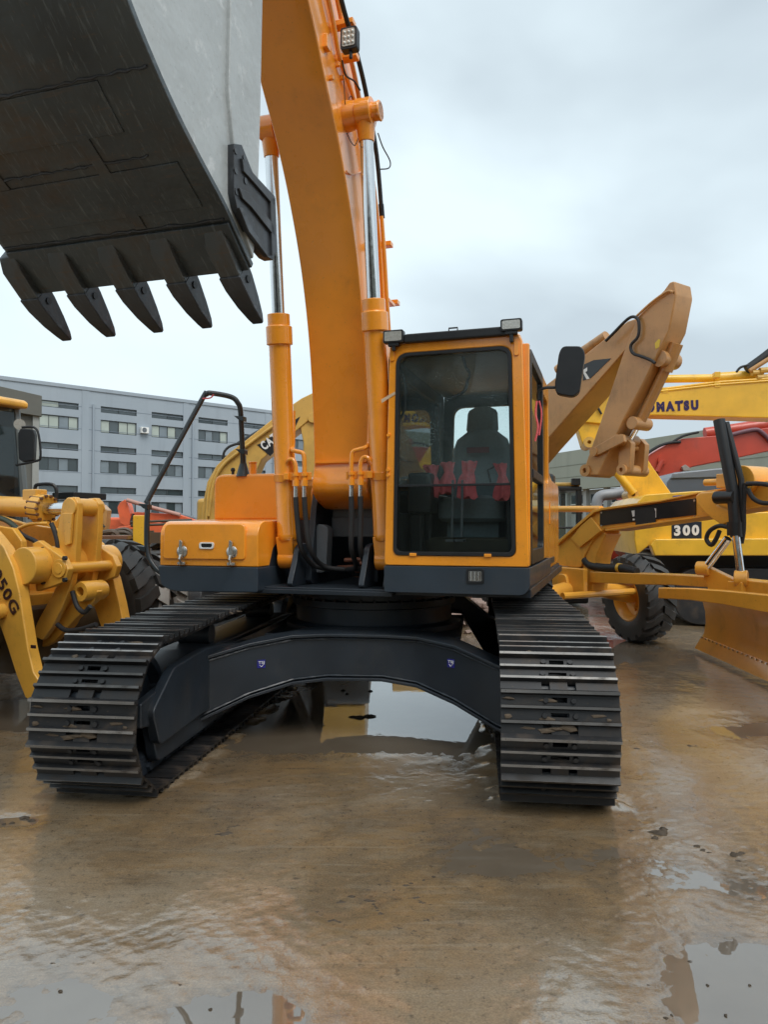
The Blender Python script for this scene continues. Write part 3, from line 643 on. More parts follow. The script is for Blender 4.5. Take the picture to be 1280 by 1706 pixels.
p = H.pick(754, 552, 1, YF - .03); b = MB(); b.tube([(p[0] - .03, YF, 2.86), (p[0] - .03, YF, 2.885), (p[0] + .03, YF, 2.885), (p[0] + .03, YF, 2.86)], .006, 6); b.build('hatch_handle', BLACK, cab)
b = MB(); b.box(.44, 1.40, YF + .06, .66, 1.255, 1.30); b.build('floor', BLACK, cab)
b = MB(); b.box(.47, 1.36, YF + .1, .66, 2.72, 2.758); b.build('headliner', plain('headliner_grey', (.25, .28, .28), .8), cab)
# interior
b = MB()
sx = H.pick(800, 700, 1, -.05)[0]
def rbox(cx, cy, w, d, z0, z1, r=.06, top=1.0, lean=0.0, n=5):
    loops = []
    zs = np.linspace(z0, z1, 9)
    for i, z in enumerate(zs):
        u = (z - z0) / (z1 - z0); k = 1.0 if u < .75 else math.sqrt(max(0.05, 1 - ((u - .75) / .25) ** 2 * .75)); k0 = .9 if i == 0 else 1
        ww = w * (1 + (top - 1) * u) * k * k0; dd_ = d * (.9 if i in (0, 8) else 1)
        lp = rloop([(cx - ww / 2, cy - dd_ / 2), (cx + ww / 2, cy - dd_ / 2), (cx + ww / 2, cy + dd_ / 2), (cx - ww / 2, cy + dd_ / 2)], r, n)
        loops.append([(x, y + lean * u, z) for x, y in lp])
    b.loft(loops)
rbox(sx, -.02, .50, .13, 1.72, 2.32, .06, .92, .10); rbox(sx, .07, .27, .10, 2.30, 2.52, .05, .9, .03); rbox(sx, -.25, .52, .50, 1.56, 1.76, .08)
b.box(sx - .2, sx + .2, -.4, 0, 1.30, 1.56)
seat = b.build('seat', SEATM, cab)
b = MB(); b.box(sx - .10, sx + .08, -.098, -.085, 2.12, 2.165); b.build('seat_badge', plain('badge_maroon', (.16, .04, .05), .7), cab)
b = MB(); b.box(sx - .42, sx - .29, -.55, .1, 1.3, 1.78); b.box(sx + .27, sx + .40, -.55, .1, 1.3, 1.78); b.build('armrest_console', BLACK, cab, .02)
b = MB(); b.box(.50, .68, -.75, -.55, 1.62, 1.92); b.box(.50, .60, -.7, -.6, 1.3, 1.62); b.build('monitor', BLACK, cab, .02)
b = MB(); b.box(.50, 1.30, -.55, .55, 1.30, 1.44); b.build('floor_console', plain('olive_panel', (.045, .036, .018), .6), cab, .02)
b = MB()
for px in (753, 769): 
    a_ = H.pick(px, 895, 1, -.78); c_ = H.pick(px + 2, 800, 1, -.72); b.tube([a_, c_], .010, 8)
    b.box(a_[0] - .03, a_[0] + .03, -.86, -.76, a_[2] - .03, a_[2] - .015)
b.build('pedal_lever', GREY, cab)
def cloth_bag(px, y0, y1, w, yy):
    t = H.pick(px, y0, 1, yy); o = H.pick(px, y1, 1, yy); hgt = t[2] - o[2]; b = MB(); loops = []; ph = rng.uniform(0, 6, 3)
    for i in range(11):
        u = i / 10; rr = w * (.62 + .38 * u) if u < .75 else w * (1.0 - .25 * (u - .75) / .25)
        rr = w * (1.0 - .5 * u * u / .5) if u < .7 else (w * .50 + w * .35 * (u - .7) / .3); rr *= 1 + .10 * sin(7 * u + ph[2])
        loops.append([(o[0] + .012 * sin(u * 4 + ph[2]) + rr * (1 + .20 * sin(5 * a + ph[0] + 2 * u) + .13 * sin(9 * a + ph[1] + 3 * u)) * cos(a), yy + rr * (1 + .16 * sin(5 * a + ph[0] + 2 * u)) * sin(a), o[2] + hgt * u + (.012 * sin(4 * a + ph[1]) if i in (0, 10) else 0)) for a in [2 * pi * k / 28 for k in range(28)]])
    b.loft(loops); return b.build('cloth_wrap', CLOTH, cab, angle=60)
cloth_bag(719, 777, 828, .062, -.62); cloth_bag(745, 772, 822, .062, -.60); cloth_bag(781, 770, 830, .066, -.68); cloth_bag(836, 774, 832, .05, -.62)
b = MB(); p = H.pick(816, 790, 1, -.7); b.tube([(p[0] + .01, -.7, p[2] - .06), (p[0] - .012, -.7, p[2] + .03), (p[0] + .035, -.7, p[2] + .055)], .008, 6); b.build('wiper_stub', BLACK, cab)
b = MB(); w_ = H.path([(770, 588, -.9), (776, 610, -.9), (783, 622, -.85), (779, 635, -.8), (775, 650, -.8), (760, 660, -.75), (745, 665, -.75)], 1); b.tube(spline(w_, 4), .012, 8); b.build('wiper_motor_arm', BLACK, cab)
b = MB(); w_ = H.path([(668, 615, -.9), (675, 640, -.9), (674, 680, -.9), (666, 700, -.9)], 1); b.tube(spline(w_, 4), .011, 8); b.build('grab_handle', BLACK, cab)
# tape on the frame, work lamps
b = MB(); p = H.pick(646, 660, 1, YF - .01); b.prism([(p[0] - .05, p[2] - .02), (p[0] + .05, p[2] + .03), (p[0] + .06, p[2] + .015), (p[0] - .045, p[2] - .045)], 1, YF - .004, YF - .001); b.build('tape_strip', plain('tape', (.6, .45, .3), .4), cab)
def work_lamp(px0, px1, py0, py1, yy):
    a_ = H.pick(px0, py1, 1, yy); c_ = H.pick(px1, py0, 1, yy)
    b = MB(); b.prism(rloop([(a_[0], a_[2]), (c_[0], a_[2]), (c_[0], c_[2]), (a_[0], c_[2])], .015, 3), 1, yy, yy + .055); b.box((a_[0] + c_[0]) / 2 - .012, (a_[0] + c_[0]) / 2 + .012, yy + .01, yy + .04, 2.75, a_[2] + .01)
    b.box((a_[0] + c_[0]) / 2 - .04, (a_[0] + c_[0]) / 2 + .04, yy + .005, yy + .045, a_[2] - .022, a_[2])
    o = b.build('work_lamp', BLACK, cab, .004)
    b = MB(); b.prism(rloop([(a_[0] + .012, a_[2] + .012), (c_[0] - .012, a_[2] + .012), (c_[0] - .012, c_[2] - .012), (a_[0] + .012, c_[2] - .012)], .01, 3), 1, yy - .004, yy + .002); b.build('work_lamp_lens', LENS, cab)
work_lamp(638, 672, 548, 572, YF - .05); work_lamp(834, 870, 529, 552, YF - .05)
# skirt under the cab
b = MB(); b.prism(rloop([(.418, 1.247), (1.425, 1.247), (1.425, 1.11), (1.385, 1.065), (.418, 1.065)], [.004, .004, .03, .03, .02], 3), 1, YF - .015, .72)
sk = b.build('cab_skirt', NAVY2, EX, .012, 3)
p = H.pick(792, 960, 1, YF - .02)
b = MB(); b.ring(rloop([(p[0] - .06, p[2] - .05), (p[0] + .06, p[2] - .05), (p[0] + .06, p[2] + .05), (p[0] - .06, p[2] + .05)], .015, 3), rloop([(p[0] - .044, p[2] - .034), (p[0] + .044, p[2] - .034), (p[0] + .044, p[2] + .034), (p[0] - .044, p[2] + .034)], .01, 3), 1, YF - .022, YF - .012); b.build('step_lamp_frame', BLACK, sk, .002)
b = MB(); b.prism(rloop([(p[0] - .044, p[2] - .034), (p[0] + .044, p[2] - .034), (p[0] + .044, p[2] + .034), (p[0] - .044, p[2] + .034)], .01, 3), 1, YF - .018, YF - .013)
for k in (-1, 0, 1): b.cyl((p[0] + k * .026, YF - .018, p[2] - .03), (p[0] + k * .026, YF - .018, p[2] + .03), .010, n=10)
b.build('step_lamp_lens', CHROME, sk)
# mirror
mo = [(938, 578), (970, 578), (976, 590), (966, 655), (955, 662), (928, 657), (925, 645), (932, 590)]
b = MB(); b.prism(rloop(H.pl(mo, 1, -.95), .03, 3), 1, -.98, -.90); mir = b.build('mirror', BLACK, EX, .014, 3)
b = MB(); b.tube(spline(H.path([(897, 665, -.93), (898, 652, -.94), (910, 646, -.95), (930, 645, -.94), (942, 636, -.93)], 1), 4), .010, 8); b.build('mirror_arm', BLACK, mir)
b = MB(); q = H.path([(895, 668, -.95), (893, 690, -.95), (897, 712, -.95), (892, 735, -.95)], 1); b.tube(spline(q, 4), .008, 6); q = H.path([(899, 668, -.95), (903, 690, -.95), (899, 725, -.95)], 1); b.tube(spline(q, 4), .006, 6); b.build('red_ribbon', CLOTH, mir)

# --- boom
XB = -.03; BW = .224
under = [(-.62, 1.70), (-.74, 1.76), (-.775, 1.84), (-.745, 1.95), (-.73, 2.05), (-.765, 2.45), (-.85, 2.95), (-1.0, 3.43), (-1.21, 3.85), (-1.42, 4.16), (-1.65, 4.42), (-1.95, 4.76), (-2.6, 5.35), (-3.3, 5.85), (-3.92, 6.12), (-4.05, 6.22), (-4.03, 6.38)]
back = [(-3.85, 6.46), (-3.1, 6.22), (-2.3, 5.82), (-1.6, 5.33), (-1.0, 4.74), (-.62, 4.22), (-.34, 3.62), (-.16, 3.0), (-.10, 2.4), (-.16, 1.95), (-.28, 1.74), (-.45, 1.66)]
b = MB(); b.prism([tuple(p) for p in spline(under + back, 5, True)], 0, XB - BW, XB + BW); boom = b.build('boom', ORANGE, EX, .012, 3)
b = MB(); b.box(XB - BW + .012, XB + BW - .012, -.757, -.735, 2.008, 2.018); b.build('weld_seam', ORANGE, boom)
b = MB(); b.cyl((-.355, -.42, 1.78), (.29, -.42, 1.78), .085, n=24); b.cyl((-.37, -.42, 1.78), (-.355, -.42, 1.78), .095, n=24); b.build('boom_foot_pin', ORANGE, boom, .006)
CX = (-.445, .335); PB = np.array([-.77, 1.275]); PT = np.array([-1.25, 4.37])
b = MB(); b.cyl((CX[0] - .02, PT[0], PT[1]), (CX[1] + .115, PT[0], PT[1]), .062, n=24); b.lathe([(.0, 0), (.062, 0), (.066, .004), (.068, .012)], (CX[1] + .115, PT[0], PT[1]), (-1, 0, 0), 24); b.build('cylinder_pin', ORANGE, boom, .004)
for k in (0, 1):
    s = -1 if k == 0 else 1; x0 = XB + s * (BW - .005); x1 = (CX[k] if k else CX[k] + .062) - s * .055
    b = MB(); b.cyl((x0, PT[0], PT[1]), (x1, PT[0], PT[1]), .105, .088, n=28); b.build('pin_boss', ORANGE, boom, .006)
d = PT - PB; Lc = np.linalg.norm(d); d /= Lc
def cp(x, t): q = PB + d * t; return (x + (.062 * t / Lc if x < 0 else 0), q[0], q[1])
for k in (0, 1):
    x = CX[k]; b = MB()
    hd = 1.62 if k == 0 else 1.66
    b.lathe([(0, .15), (.077, .15), (.084, .16), (.084, .20), (.081, .205), (.081, hd - .005), (.098, hd), (.098, hd + .13), (.084, hd + .135), (.084, hd + .22), (.06, hd + .225), (.0, hd + .225)], cp(x, 0), tuple(np.array(cp(x, 1)) - np.array(cp(x, 0))), 32)
    b.loft([[(x + a * .07, *(PB + d * .17 + np.array([c_, 0]) * .07)) for a, c_ in ((-1, -1), (1, -1), (1, 1), (-1, 1))], [(x + a * .06, *(PB + d * .0 + np.array([c_, 0]) * .065)) for a, c_ in ((-1, -1), (1, -1), (1, 1), (-1, 1))]])
    b.cyl((x - .065, PB[0], PB[1]), (x + .065, PB[0], PB[1]), .078, n=24)
    cyl = b.build('boom_cylinder', ORANGE, EX, .004)
    b = MB(); b.cyl(cp(x, hd + .2), cp(x, Lc - .07), .0475, n=28); b.build('piston_rod', CHROME, cyl)
    b = MB(); xt = cp(x, Lc)[0]; b.cyl((xt - .055, PT[0], PT[1]), (xt + .055, PT[0], PT[1]), .098, n=28); b.cyl(cp(x, Lc - .19), cp(x, Lc - .05), .055, .07, n=24); b.build('rod_eye', ORANGE, cyl, .006)
    b = MB(); b.cyl((x - .075, PB[0], PB[1]), (x + .075, PB[0], PB[1]), .035, n=18); b.build('foot_pin', NAVY, cyl)
    s = 1 if k == 0 else -1
    b = MB(); b.lathe([(.081, .0), (.0875, .0), (.0875, .06), (.081, .06)], cp(x, .60), (0, d[0], d[1]), 32)
    q = cp(x, .63); b.box(min(x + s * .08, x + s * .25), max(x + s * .08, x + s * .25), q[1] - .075, q[1] - .045, q[2] - .03, q[2] + .03)
    b.box(x + s * .06 - .02, x + s * .06 + .02, q[1] - .10, q[1] - .06, q[2] - .026, q[2] + .026)
    b.build('hose_clamp', ORANGE, cyl, .004)
    for j, (xo, zt) in enumerate(((.135, .10), (.205, .165))):
        hx = x + s * xo; q = cp(x, .63); yy = q[1] - .085
        if j == 0: pth = [(x + s * .05, yy + .05, q[2] + .05), (x + s * .07, yy, q[2] + .115), (hx - s * .025, yy, q[2] + .125), (hx, yy, q[2] + .075), (hx, yy, q[2] - .04)]
        else: pth = [(x + s * .086, q[1] - .02, q[2] + .5), (x + s * .087, q[1] - .03, q[2] + .25), (x + s * .10, yy + .01, q[2] + .20), (hx - s * .06, yy, q[2] + .185), (hx - s * .01, yy, q[2] + .165), (hx, yy, q[2] + .08), (hx, yy, q[2] - .04)]
        b = MB(); b.tube(spline(pth, 5), .0165, 10); b.cyl((hx, yy, q[2] - .075), (hx, yy, q[2] - .03), .026, n=8); b.cyl((hx, yy, q[2] + .0), (hx, yy, q[2] + .02), .024, n=12); b.build('oil_pipe', ORANGE, cyl)
        b = MB(); b.cyl((hx, yy, q[2] - .16), (hx, yy, q[2] - .075), .0165, n=10); b.build('hose_fitting', SILVER, cyl)
        e0 = (hx + s * .02, -.72 + .03 * j, 1.30); e1 = (XB + s * (.02 + .05 * j) - s * .08, -.62, 1.19)
        b = MB(); b.tube(spline([(hx, yy, q[2] - .155), (hx + s * .004, yy + .02, q[2] - .32), (e0[0], yy + .06, 1.36), (hx + s * .05, -.70, 1.22), e1], 6), .0195, 10); b.build('hydraulic_hose', RUBBER, cyl)
# --- pipes, hoses and lamp along the boom's side
XS = XB + BW
def bpath(name, pts, r, mat, val, n=4): 
    b = MB(); b.tube(spline(H.path(pts, 0, val), n), r, 10); return b.build(name, mat, boom)
bpath('oil_pipe', [(556, -30), (575, 60), (592, 130), (610, 230), (624, 320), (634, 430), (640, 540)], .017, ORANGE, XS + .04)
bpath('oil_pipe', [(540, -30), (556, 40), (566, 95), (585, 150), (600, 205)], .015, ORANGE, XS + .03)
bpath('hydraulic_hose', [(562, -30), (574, 20), (596, 95), (612, 165), (628, 260), (636, 352)], .017, RUBBER, XS + .10)
bpath('oil_pipe', [(636, 360), (641, 430), (645, 500), (649, 560)], .016, ORANGE, XS + .10)
b = MB(); q = H.path([(635, 340, XS + .10), (637, 364, XS + .10)], 0); b.cyl(q[0], q[1], .021, n=10); b.build('hose_fitting', BLACK, boom)
for px, py in ((566, 40), (572, 95), (632, 408), (644, 505)):
    q = H.pick(px, py, 0, XS + .03); b = MB(); b.box(XS - .01, XS + .13, q[1] - .02, q[1] + .05, q[2] - .018, q[2] + .018); b.build('pipe_clamp', ORANGE, boom, .004)
q = H.pick(655, 505, 0, XS + .12); b = MB(); b.box(XS + .06, XS + .12, q[1] - .1, q[1] + .06, q[2] - .01, q[2] + .01); b.build('pipe_bracket', ORANGE, boom)
bpath('signal_cable', [(630, 222), (638, 245), (650, 268), (648, 280), (632, 282)], .005, RUBBER, XS + .10)
bpath('signal_cable', [(570, 100), (576, 125), (590, 135), (600, 150)], .006, RUBBER, XS + .06)
bpath('grease_line', [(572, 125), (574, 150), (576, 175), (585, 160), (594, 178)], .003, RUBBER, XS + .03)
bpath('grease_line', [(578, 222), (586, 238), (592, 242), (597, 230)], .003, RUBBER, XS + .06)
bpath('grease_line', [(577, 285), (585, 290), (597, 288), (604, 285)], .006, ORANGE, XS + .01)
for px, py in ((541, 72), (549, 130), (567, 130), (560, 108)):
    q = H.pick(px, py, 0, XS); b = MB(); hh = .045 if py < 80 else .016; b.box(XS - .004, XS + .03, q[1] - hh * .7, q[1] + hh * .7, q[2] - hh, q[2] + hh); b.build('mount_pad', ORANGE, boom, .006)
q = H.pick(582, 62, 0, XS + .17); b = MB(); lx, ly, lz = q
b.prism(rloop([(lx - .062, lz - .072), (lx + .052, lz - .072), (lx + .052, lz + .072), (lx - .062, lz + .072)], .02, 3), 1, ly, ly + .06); b.tube([(lx, ly + .03, lz - .07), (lx, ly + .03, lz - .12)], .012, 8); b.build('boom_lamp', BLACK, boom, .006)
b = MB(); b.prism(rloop([(lx - .047, lz - .055), (lx + .037, lz - .055), (lx + .037, lz + .055), (lx - .047, lz + .055)], .012, 3), 1, ly - .005, ly + .003)
for i in (-1, 0, 1):
    for j in (-1, 0, 1): b.lathe([(.001, .0), (.011, .004), (.012, .010)], (lx - .005 + i * .026, ly - .012, lz + j * .034), (0, 1, 0), 10)
b.build('boom_lamp_lens', LENS, boom)
# arm cylinder above the boom, arm, linkage (mostly out of the picture)
b = MB(); b.cyl((XB, -1.3, 5.35), (XB, -2.6, 6.25), .085, n=24); b.cyl((XB, -2.6, 6.25), (XB, -3.6, 6.85), .05, n=20); b.build('arm_cylinder', ORANGE, EX)
b = MB(); b.prism([(-3.45, 6.80), (-3.7, 6.95), (-4.0, 6.75), (-4.25, 6.2), (-4.42, 5.2), (-4.25, 4.12), (-4.05, 4.02), (-3.95, 4.2), (-3.98, 5.2), (-3.85, 6.15)], 0, XB - .17, XB + .17); b.build('arm', ORANGE, EX, .01)
b = MB(); b.cyl((XB - .2, -4.1, 4.1), (XB + .2, -4.1, 4.1), .06, n=18)
for s in (-1, 1): b.prism(rloop([(-4.22, 3.93), (-3.9, 4.0), (-3.95, 4.2), (-4.16, 4.22)], .06, 3), 0, XB + s * .2 - .02, XB + s * .2 + .02)
b.build('bucket_hinge', NAVY, EX)

# --- bucket
prof = [(-3.25, 2.60), (-3.36, 2.675), (-3.48, 2.757), (-3.66, 2.85), (-3.82, 2.94), (-3.96, 3.04), (-4.09, 3.15), (-4.20, 3.28), (-4.28, 3.45), (-4.30, 3.65), (-4.25, 3.85), (-4.12, 3.98), (-3.9, 4.02), (-3.4, 3.98), (-3.18, 3.95)]
prof = [tuple(p) for p in spline(prof, 3)]
HB = .555
def offs(P, dd):
    out = []
    for i in range(len(P)):
        a = np.array(P[max(i - 1, 0)]); c = np.array(P[min(i + 1, len(P) - 1)]); t = c - a; t /= np.linalg.norm(t); out.append(tuple(np.array(P[i]) + np.array([t[1], -t[0]]) * dd))
    return out
inn = offs(prof, .028)
b = MB(); b.prism(prof + inn[::-1], 0, XB - HB, XB + HB); bk = b.build('bucket', BUCKET, EX, .004)
bk.location = (-.022, 0, 0)
for s in (-1, 1):
    x0, x1 = sorted((XB + s * (HB - .012), XB + s * (HB - .040)))
    lip = [(-3.20, 3.72), (-3.22, 3.3), (-3.24, 2.95), (-3.245, 2.64)]
    b = MB(); b.prism(offs(prof, .014) + lip, 0, x0, x1); b.build('side_plate', BUCKETP, bk, .004)
    x0, x1 = sorted((XB + s * (HB + .006), XB + s * (HB - .042)))
    b = MB(); b.prism([(-3.44, 3.86), (-3.46, 3.24), (-3.42, 3.05), (-3.30, 2.70), (-3.245, 2.64), (-3.205, 2.95), (-3.185, 3.3), (-3.165, 3.88)], 0, x0, x1); b.build('side_lip', BUCKETP, bk, .006)
    x0, x1 = sorted((XB + s * (HB - .03), XB + s * (HB + .016)))
    co = H.pl([(396, 238), (409, 240), (428, 288), (463, 326), (466, 420), (461, 433), (452, 428), (427, 398), (401, 345), (396, 320)], 0, XB + HB + .01)
    b = MB(); b.prism(co, 0, x0, x1)
    xm = XB + s * (HB + .016); xa, xb_ = sorted((xm - s * .01, xm + s * .012))
    for q in ([(409, 262), (428, 288), (463, 326), (464, 345), (430, 305), (412, 285)], [(404, 312), (418, 318), (460, 372), (464, 395), (425, 345), (410, 330)], [(404, 345), (420, 385), (452, 428), (448, 412), (425, 380), (410, 345)], [(456, 330), (464, 328), (467, 420), (459, 425)]): b.prism(H.pl(q, 0, XB + HB + .02), 0, xa, xb_)
    cut = b.build('side_cutter', TOOTH, bk, .003)
    for px, py in ((402, 250), (402, 283), (403, 318), (416, 262), (418, 300)):
        b = MB(); q = H.pick(px, py, 0, XB + HB + .02); b.cyl((xm - s * .004, q[1], q[2]), (xm + s * .004, q[1], q[2]), .013, n=12)
        b.build('bolt_hole_disc', DECAL, bk)  # black discs stand in for the shaded insides of bolt holes
# wear strips and weld beads on the outside of the bottom
PT_ = np.array(prof); cl = np.concatenate([[0], np.cumsum(np.linalg.norm(np.diff(PT_, axis=0), axis=1))])
def pat(s_, o=0.0):
    y = np.interp(s_, cl, PT_[:, 0]); z = np.interp(s_, cl, PT_[:, 1]); y2 = np.interp(s_ + .02, cl, PT_[:, 0]); z2 = np.interp(s_ + .02, cl, PT_[:, 1]); t = np.array([y2 - y, z2 - z]); t /= np.linalg.norm(t)
    return np.array([y, z]) + np.array([-t[1], t[0]]) * o
for s0, s1, x0, x1, th in ((.0, .22, -.575, .515, .014), (.30, .50, -.575, .44, .006), (.64, .82, -.575, .30, .005), (.50, .98, -.38, -.32, .007), (.24, .66, .10, .15, .007)):
    b = MB(); ss = np.linspace(s0, s1, 8); b.loft([[(x0, *pat(s_, -.004)), (x1, *pat(s_, -.004)), (x1, *pat(s_, th)), (x0, *pat(s_, th))] for s_ in ss]); b.build('wear_strip', BUCKET, bk, .003)
for s_, x0, x1 in ((.235, -.58, .5), (.54, -.5, .34), (.83, -.55, .5), (1.13, -.5, .5)):
    b = MB(); xs = np.linspace(x0, x1, 40); b.tube([(x, *pat(s_ + rng.uniform(-.004, .004), .002)) for x in xs], [.0045 + rng.uniform(-.0025, .0025) for _ in xs], 6); b.build('weld_bead', TOOTH, bk)
td = np.array([.80, -.60]); tn = np.array([-.60, -.80])     # tooth direction, outward side (towards below the bucket)
def tooth_meshes():
    def sec(s_, w, h0, h1): 
        q = td * s_
        return [(-w, *(q + tn * h0)), (w, *(q + tn * h0)), (w, *(q + tn * h1)), (-w, *(q + tn * h1))]
    a = MB(); a.loft([sec(-.16, .042, -.05, .012), sec(-.10, .050, -.065, .04), sec(.02, .048, -.055, .046), sec(.09, .048, -.05, .045)])
    t = MB(); t.loft([sec(.035, .050, -.060, .054), sec(.10, .048, -.055, .052), sec(.20, .040, -.040, .036), sec(.28, .032, -.024, .014), sec(.315, .025, -.012, .004)])
    p = MB()
    p.lathe([(.0, .0), (.016, 0), (.016, .010), (0, .010)], (.044, *(td * .085)), (1, 0, 0), 14)
    return a.mesh('tooth_adapter', BUCKET), t.mesh('bucket_tooth', TOOTH), p.mesh('tooth_pin', STEEL)
TM = tooth_meshes()
for k in range(5):
    x = XB - .045 + (k - 2) * .257; rot = Euler((0, 0, radians(rng.uniform(-1.5, 1.5))))
    for nm, me in zip(('tooth_adapter', 'bucket_tooth', 'tooth_pin'), TM):
        o = link(nm, me, bk, .006 if nm != 'tooth_pin' else 0, 3); o.location = (x, -3.285, 2.618); o.rotation_euler = rot

# ================================================================== shared machine pieces
def tyre_mesh(name, R, w, lugs=22, mat=TYRE, depth=.045, sweep=.5):
    """axis along local X, centre at origin"""
    b = MB(); h = w / 2; Rc = R - depth
    b.lathe([(R * .50, -h * .78), (R * .56, -h * .92), (R * .72, -h), (R * .86, -h * .97), (Rc * .985, -h * .86), (Rc, -h * .6), (Rc + .006, 0), (Rc, h * .6), (Rc * .985, h * .86), (R * .86, h * .97), (R * .72, h), (R * .56, h * .92), (R * .50, h * .78)], (0, 0, 0), (1, 0, 0), 48)
    da = 2 * pi / lugs
    for k in range(lugs):
        for s in (-1, 1):
            a0 = k * da + (da * .5 if s > 0 else 0)
            st = []
            for u in (0.04, .35, .65, 1.0):
                x = s * h * (u * .98); a = a0 + da * sweep * u * (1 if s > 0 else 1) + (.10 * da if u > .5 else 0); wa = da * (.27 + .08 * u)
                ro = R - (.0 if u < .9 else .03) ; ri = Rc - .012 if u < .9 else R * .86
                st.append([(x, ri * cos(a - wa), ri * sin(a - wa)), (x, ri * cos(a + wa), ri * sin(a + wa)), (x, ro * cos(a + wa * .8), ro * sin(a + wa * .8)), (x, ro * cos(a - wa * .8), ro * sin(a - wa * .8))])
            b.loft(st)
    return b.mesh(name, mat, 30)
def rim_mesh(R, w, mat):
    b = MB(); h = w / 2
    b.lathe([(R * .53, h * .80), (R * .50, h * .84), (R * .46, h * .72), (R * .42, h * .15), (R * .30, h * .0), (R * .22, h * .12), (R * .20, h * .45), (R * .12, h * .5), (0, h * .5)], (0, 0, 0), (1, 0, 0), 36)
    b.lathe([(R * .53, -h * .80), (R * .50, -h * .84), (R * .46, -h * .72), (R * .42, -h * .15), (R * .30, -h * .0), (R * .22, -h * .12), (R * .20, -h * .45), (0, -h * .5)], (0, 0, 0), (1, 0, 0), 36)
    for k in range(10):
        a = 2 * pi * k / 10
        for s in (-1, 1): b.cyl((s * h * .0, R * .30 * cos(a), R * .30 * sin(a)), (s * h * .10, R * .30 * cos(a), R * .30 * sin(a)), .018, n=6)
    return b.mesh('rim', mat)
def wheel(parent, loc, rotz, TM_, RM_, lean=0.0, roll=0.0):
    t = link('tyre', TM_, parent); t.location = loc; t.rotation_euler = Euler((roll, lean, rotz), 'XYZ')
    r = link('rim', RM_, t); return t
def poly_part(name, fr, pts, ax, val, a0, a1, mat, parent, bevel=.01, round_=0.0):
    q = fr.pl(pts, ax, val)
    if round_: q = rloop(q, round_, 3)
    b = MB(); b.prism(q, ax, a0, a1); return b.build(name, mat, parent, bevel)
def tube_part(name, fr, pts, ax, val, r, mat, parent, sm=0, n=12):
    p = fr.path(pts, ax, val); b = MB(); b.tube(spline(p, sm) if sm else p, r, n); return b.build(name, mat, parent)

# ================================================================== WHEEL LOADER (near, at the left edge)
LF = Fr((-2.71, 5.8), -25)
LD = thing('wheel_loader', 'ochre yellow wheel loader without bucket beside the dark track', 'wheel loader', LF)
arm_o = [(-70, 840), (-30, 860), (0, 893), (15, 912), (30, 945), (40, 985), (47, 1030), (55, 1080), (64, 1118), (79, 1142), (74, 1158), (60, 1167), (50, 1160), (36, 1125), (20, 1075), (4, 1030), (-20, 985), (-60, 950), (-110, 930), (-120, 850)]
a1 = poly_part('lift_arm', LF, arm_o, 1, 0, -.05, .05, YEL_LOADER, LD, .012)
b = MB(); q = LF.pick(64, 1152, 1, -.05); b.cyl((q[0], -.075, q[2]), (q[0], .075, q[2]), .055, n=20); b.build('pin_eye', YEL_LOADER, a1, .004)
q0 = LF.pick(-9, 938, 1, -.056); q1 = LF.pick(22, 1000, 1, -.056); u = np.array(q1) - np.array(q0)
place_text('lettering', '950G', a1, LF.pick(-14, 957, 1, -.056), u, np.cross(np.array([0, -1, 0]), u), .105, LETTER_BROWN, .40, .02)
q = LF.pick(2, 1018, 1, -.06); b = MB(); b.cyl((q[0], -.16, q[2]), (q[0], .12, q[2]), .06, n=20); b.build('cylinder_eye', YEL_LOADER, a1, .004)
q = LF.pick(56, 1078, 1, -.05); b = MB(); b.box(q[0] - .03, q[0] + .02, -.056, -.046, q[2] - .01, q[2] + .015); b.build('stay_lug', LETTER_BROWN, a1)
far_o = [(60, 862), (110, 868), (148, 888), (167, 905), (183, 935), (195, 962), (205, 1003), (213, 1043), (226, 1085), (232, 1105), (215, 1120), (195, 1105), (178, 1055), (163, 1010), (148, 965), (136, 935), (110, 915), (60, 905)]
a2 = poly_part('lift_arm', LF, far_o, 1, .92, .87, .97, YEL_LOADER, LD, .012)
# bell crank
bc = [(108, 838), (116, 829), (128, 828), (134, 838), (133, 880), (129, 940), (122, 975), (108, 1010), (90, 1045), (74, 1066), (58, 1058), (66, 1035), (86, 1000), (100, 972), (104, 950), (98, 930), (97, 905), (100, 880)]
for y0, y1 in ((.30, .36), (.52, .58)): poly_part('bell_crank', LF, bc, 1, .33, y0, y1, YEL_LOADER, LD, .01)
q = LF.pick(122, 845, 1, .33); b = MB(); b.cyl((q[0], .28, q[2]), (q[0], .60, q[2]), .075, n=24); b.build('crank_pin', YEL_LOADER, LD, .006)
b = MB(); b.prism([(q[0] - .06, q[2] - .05), (q[0] + .05, q[2] - .05), (q[0] + .03, q[2] - .30), (q[0] - .03, q[2] - .32)], 1, .27, .295); b.build('lock_plate', YEL_LOADER, LD, .006)
q = LF.pick(115, 905, 1, .44); b = MB(); b.box(q[0] - .05, q[0] + .06, .36, .52, q[2] - .05, q[2] + .04); b.build('crank_web', YEL_LOADER, LD, .006)
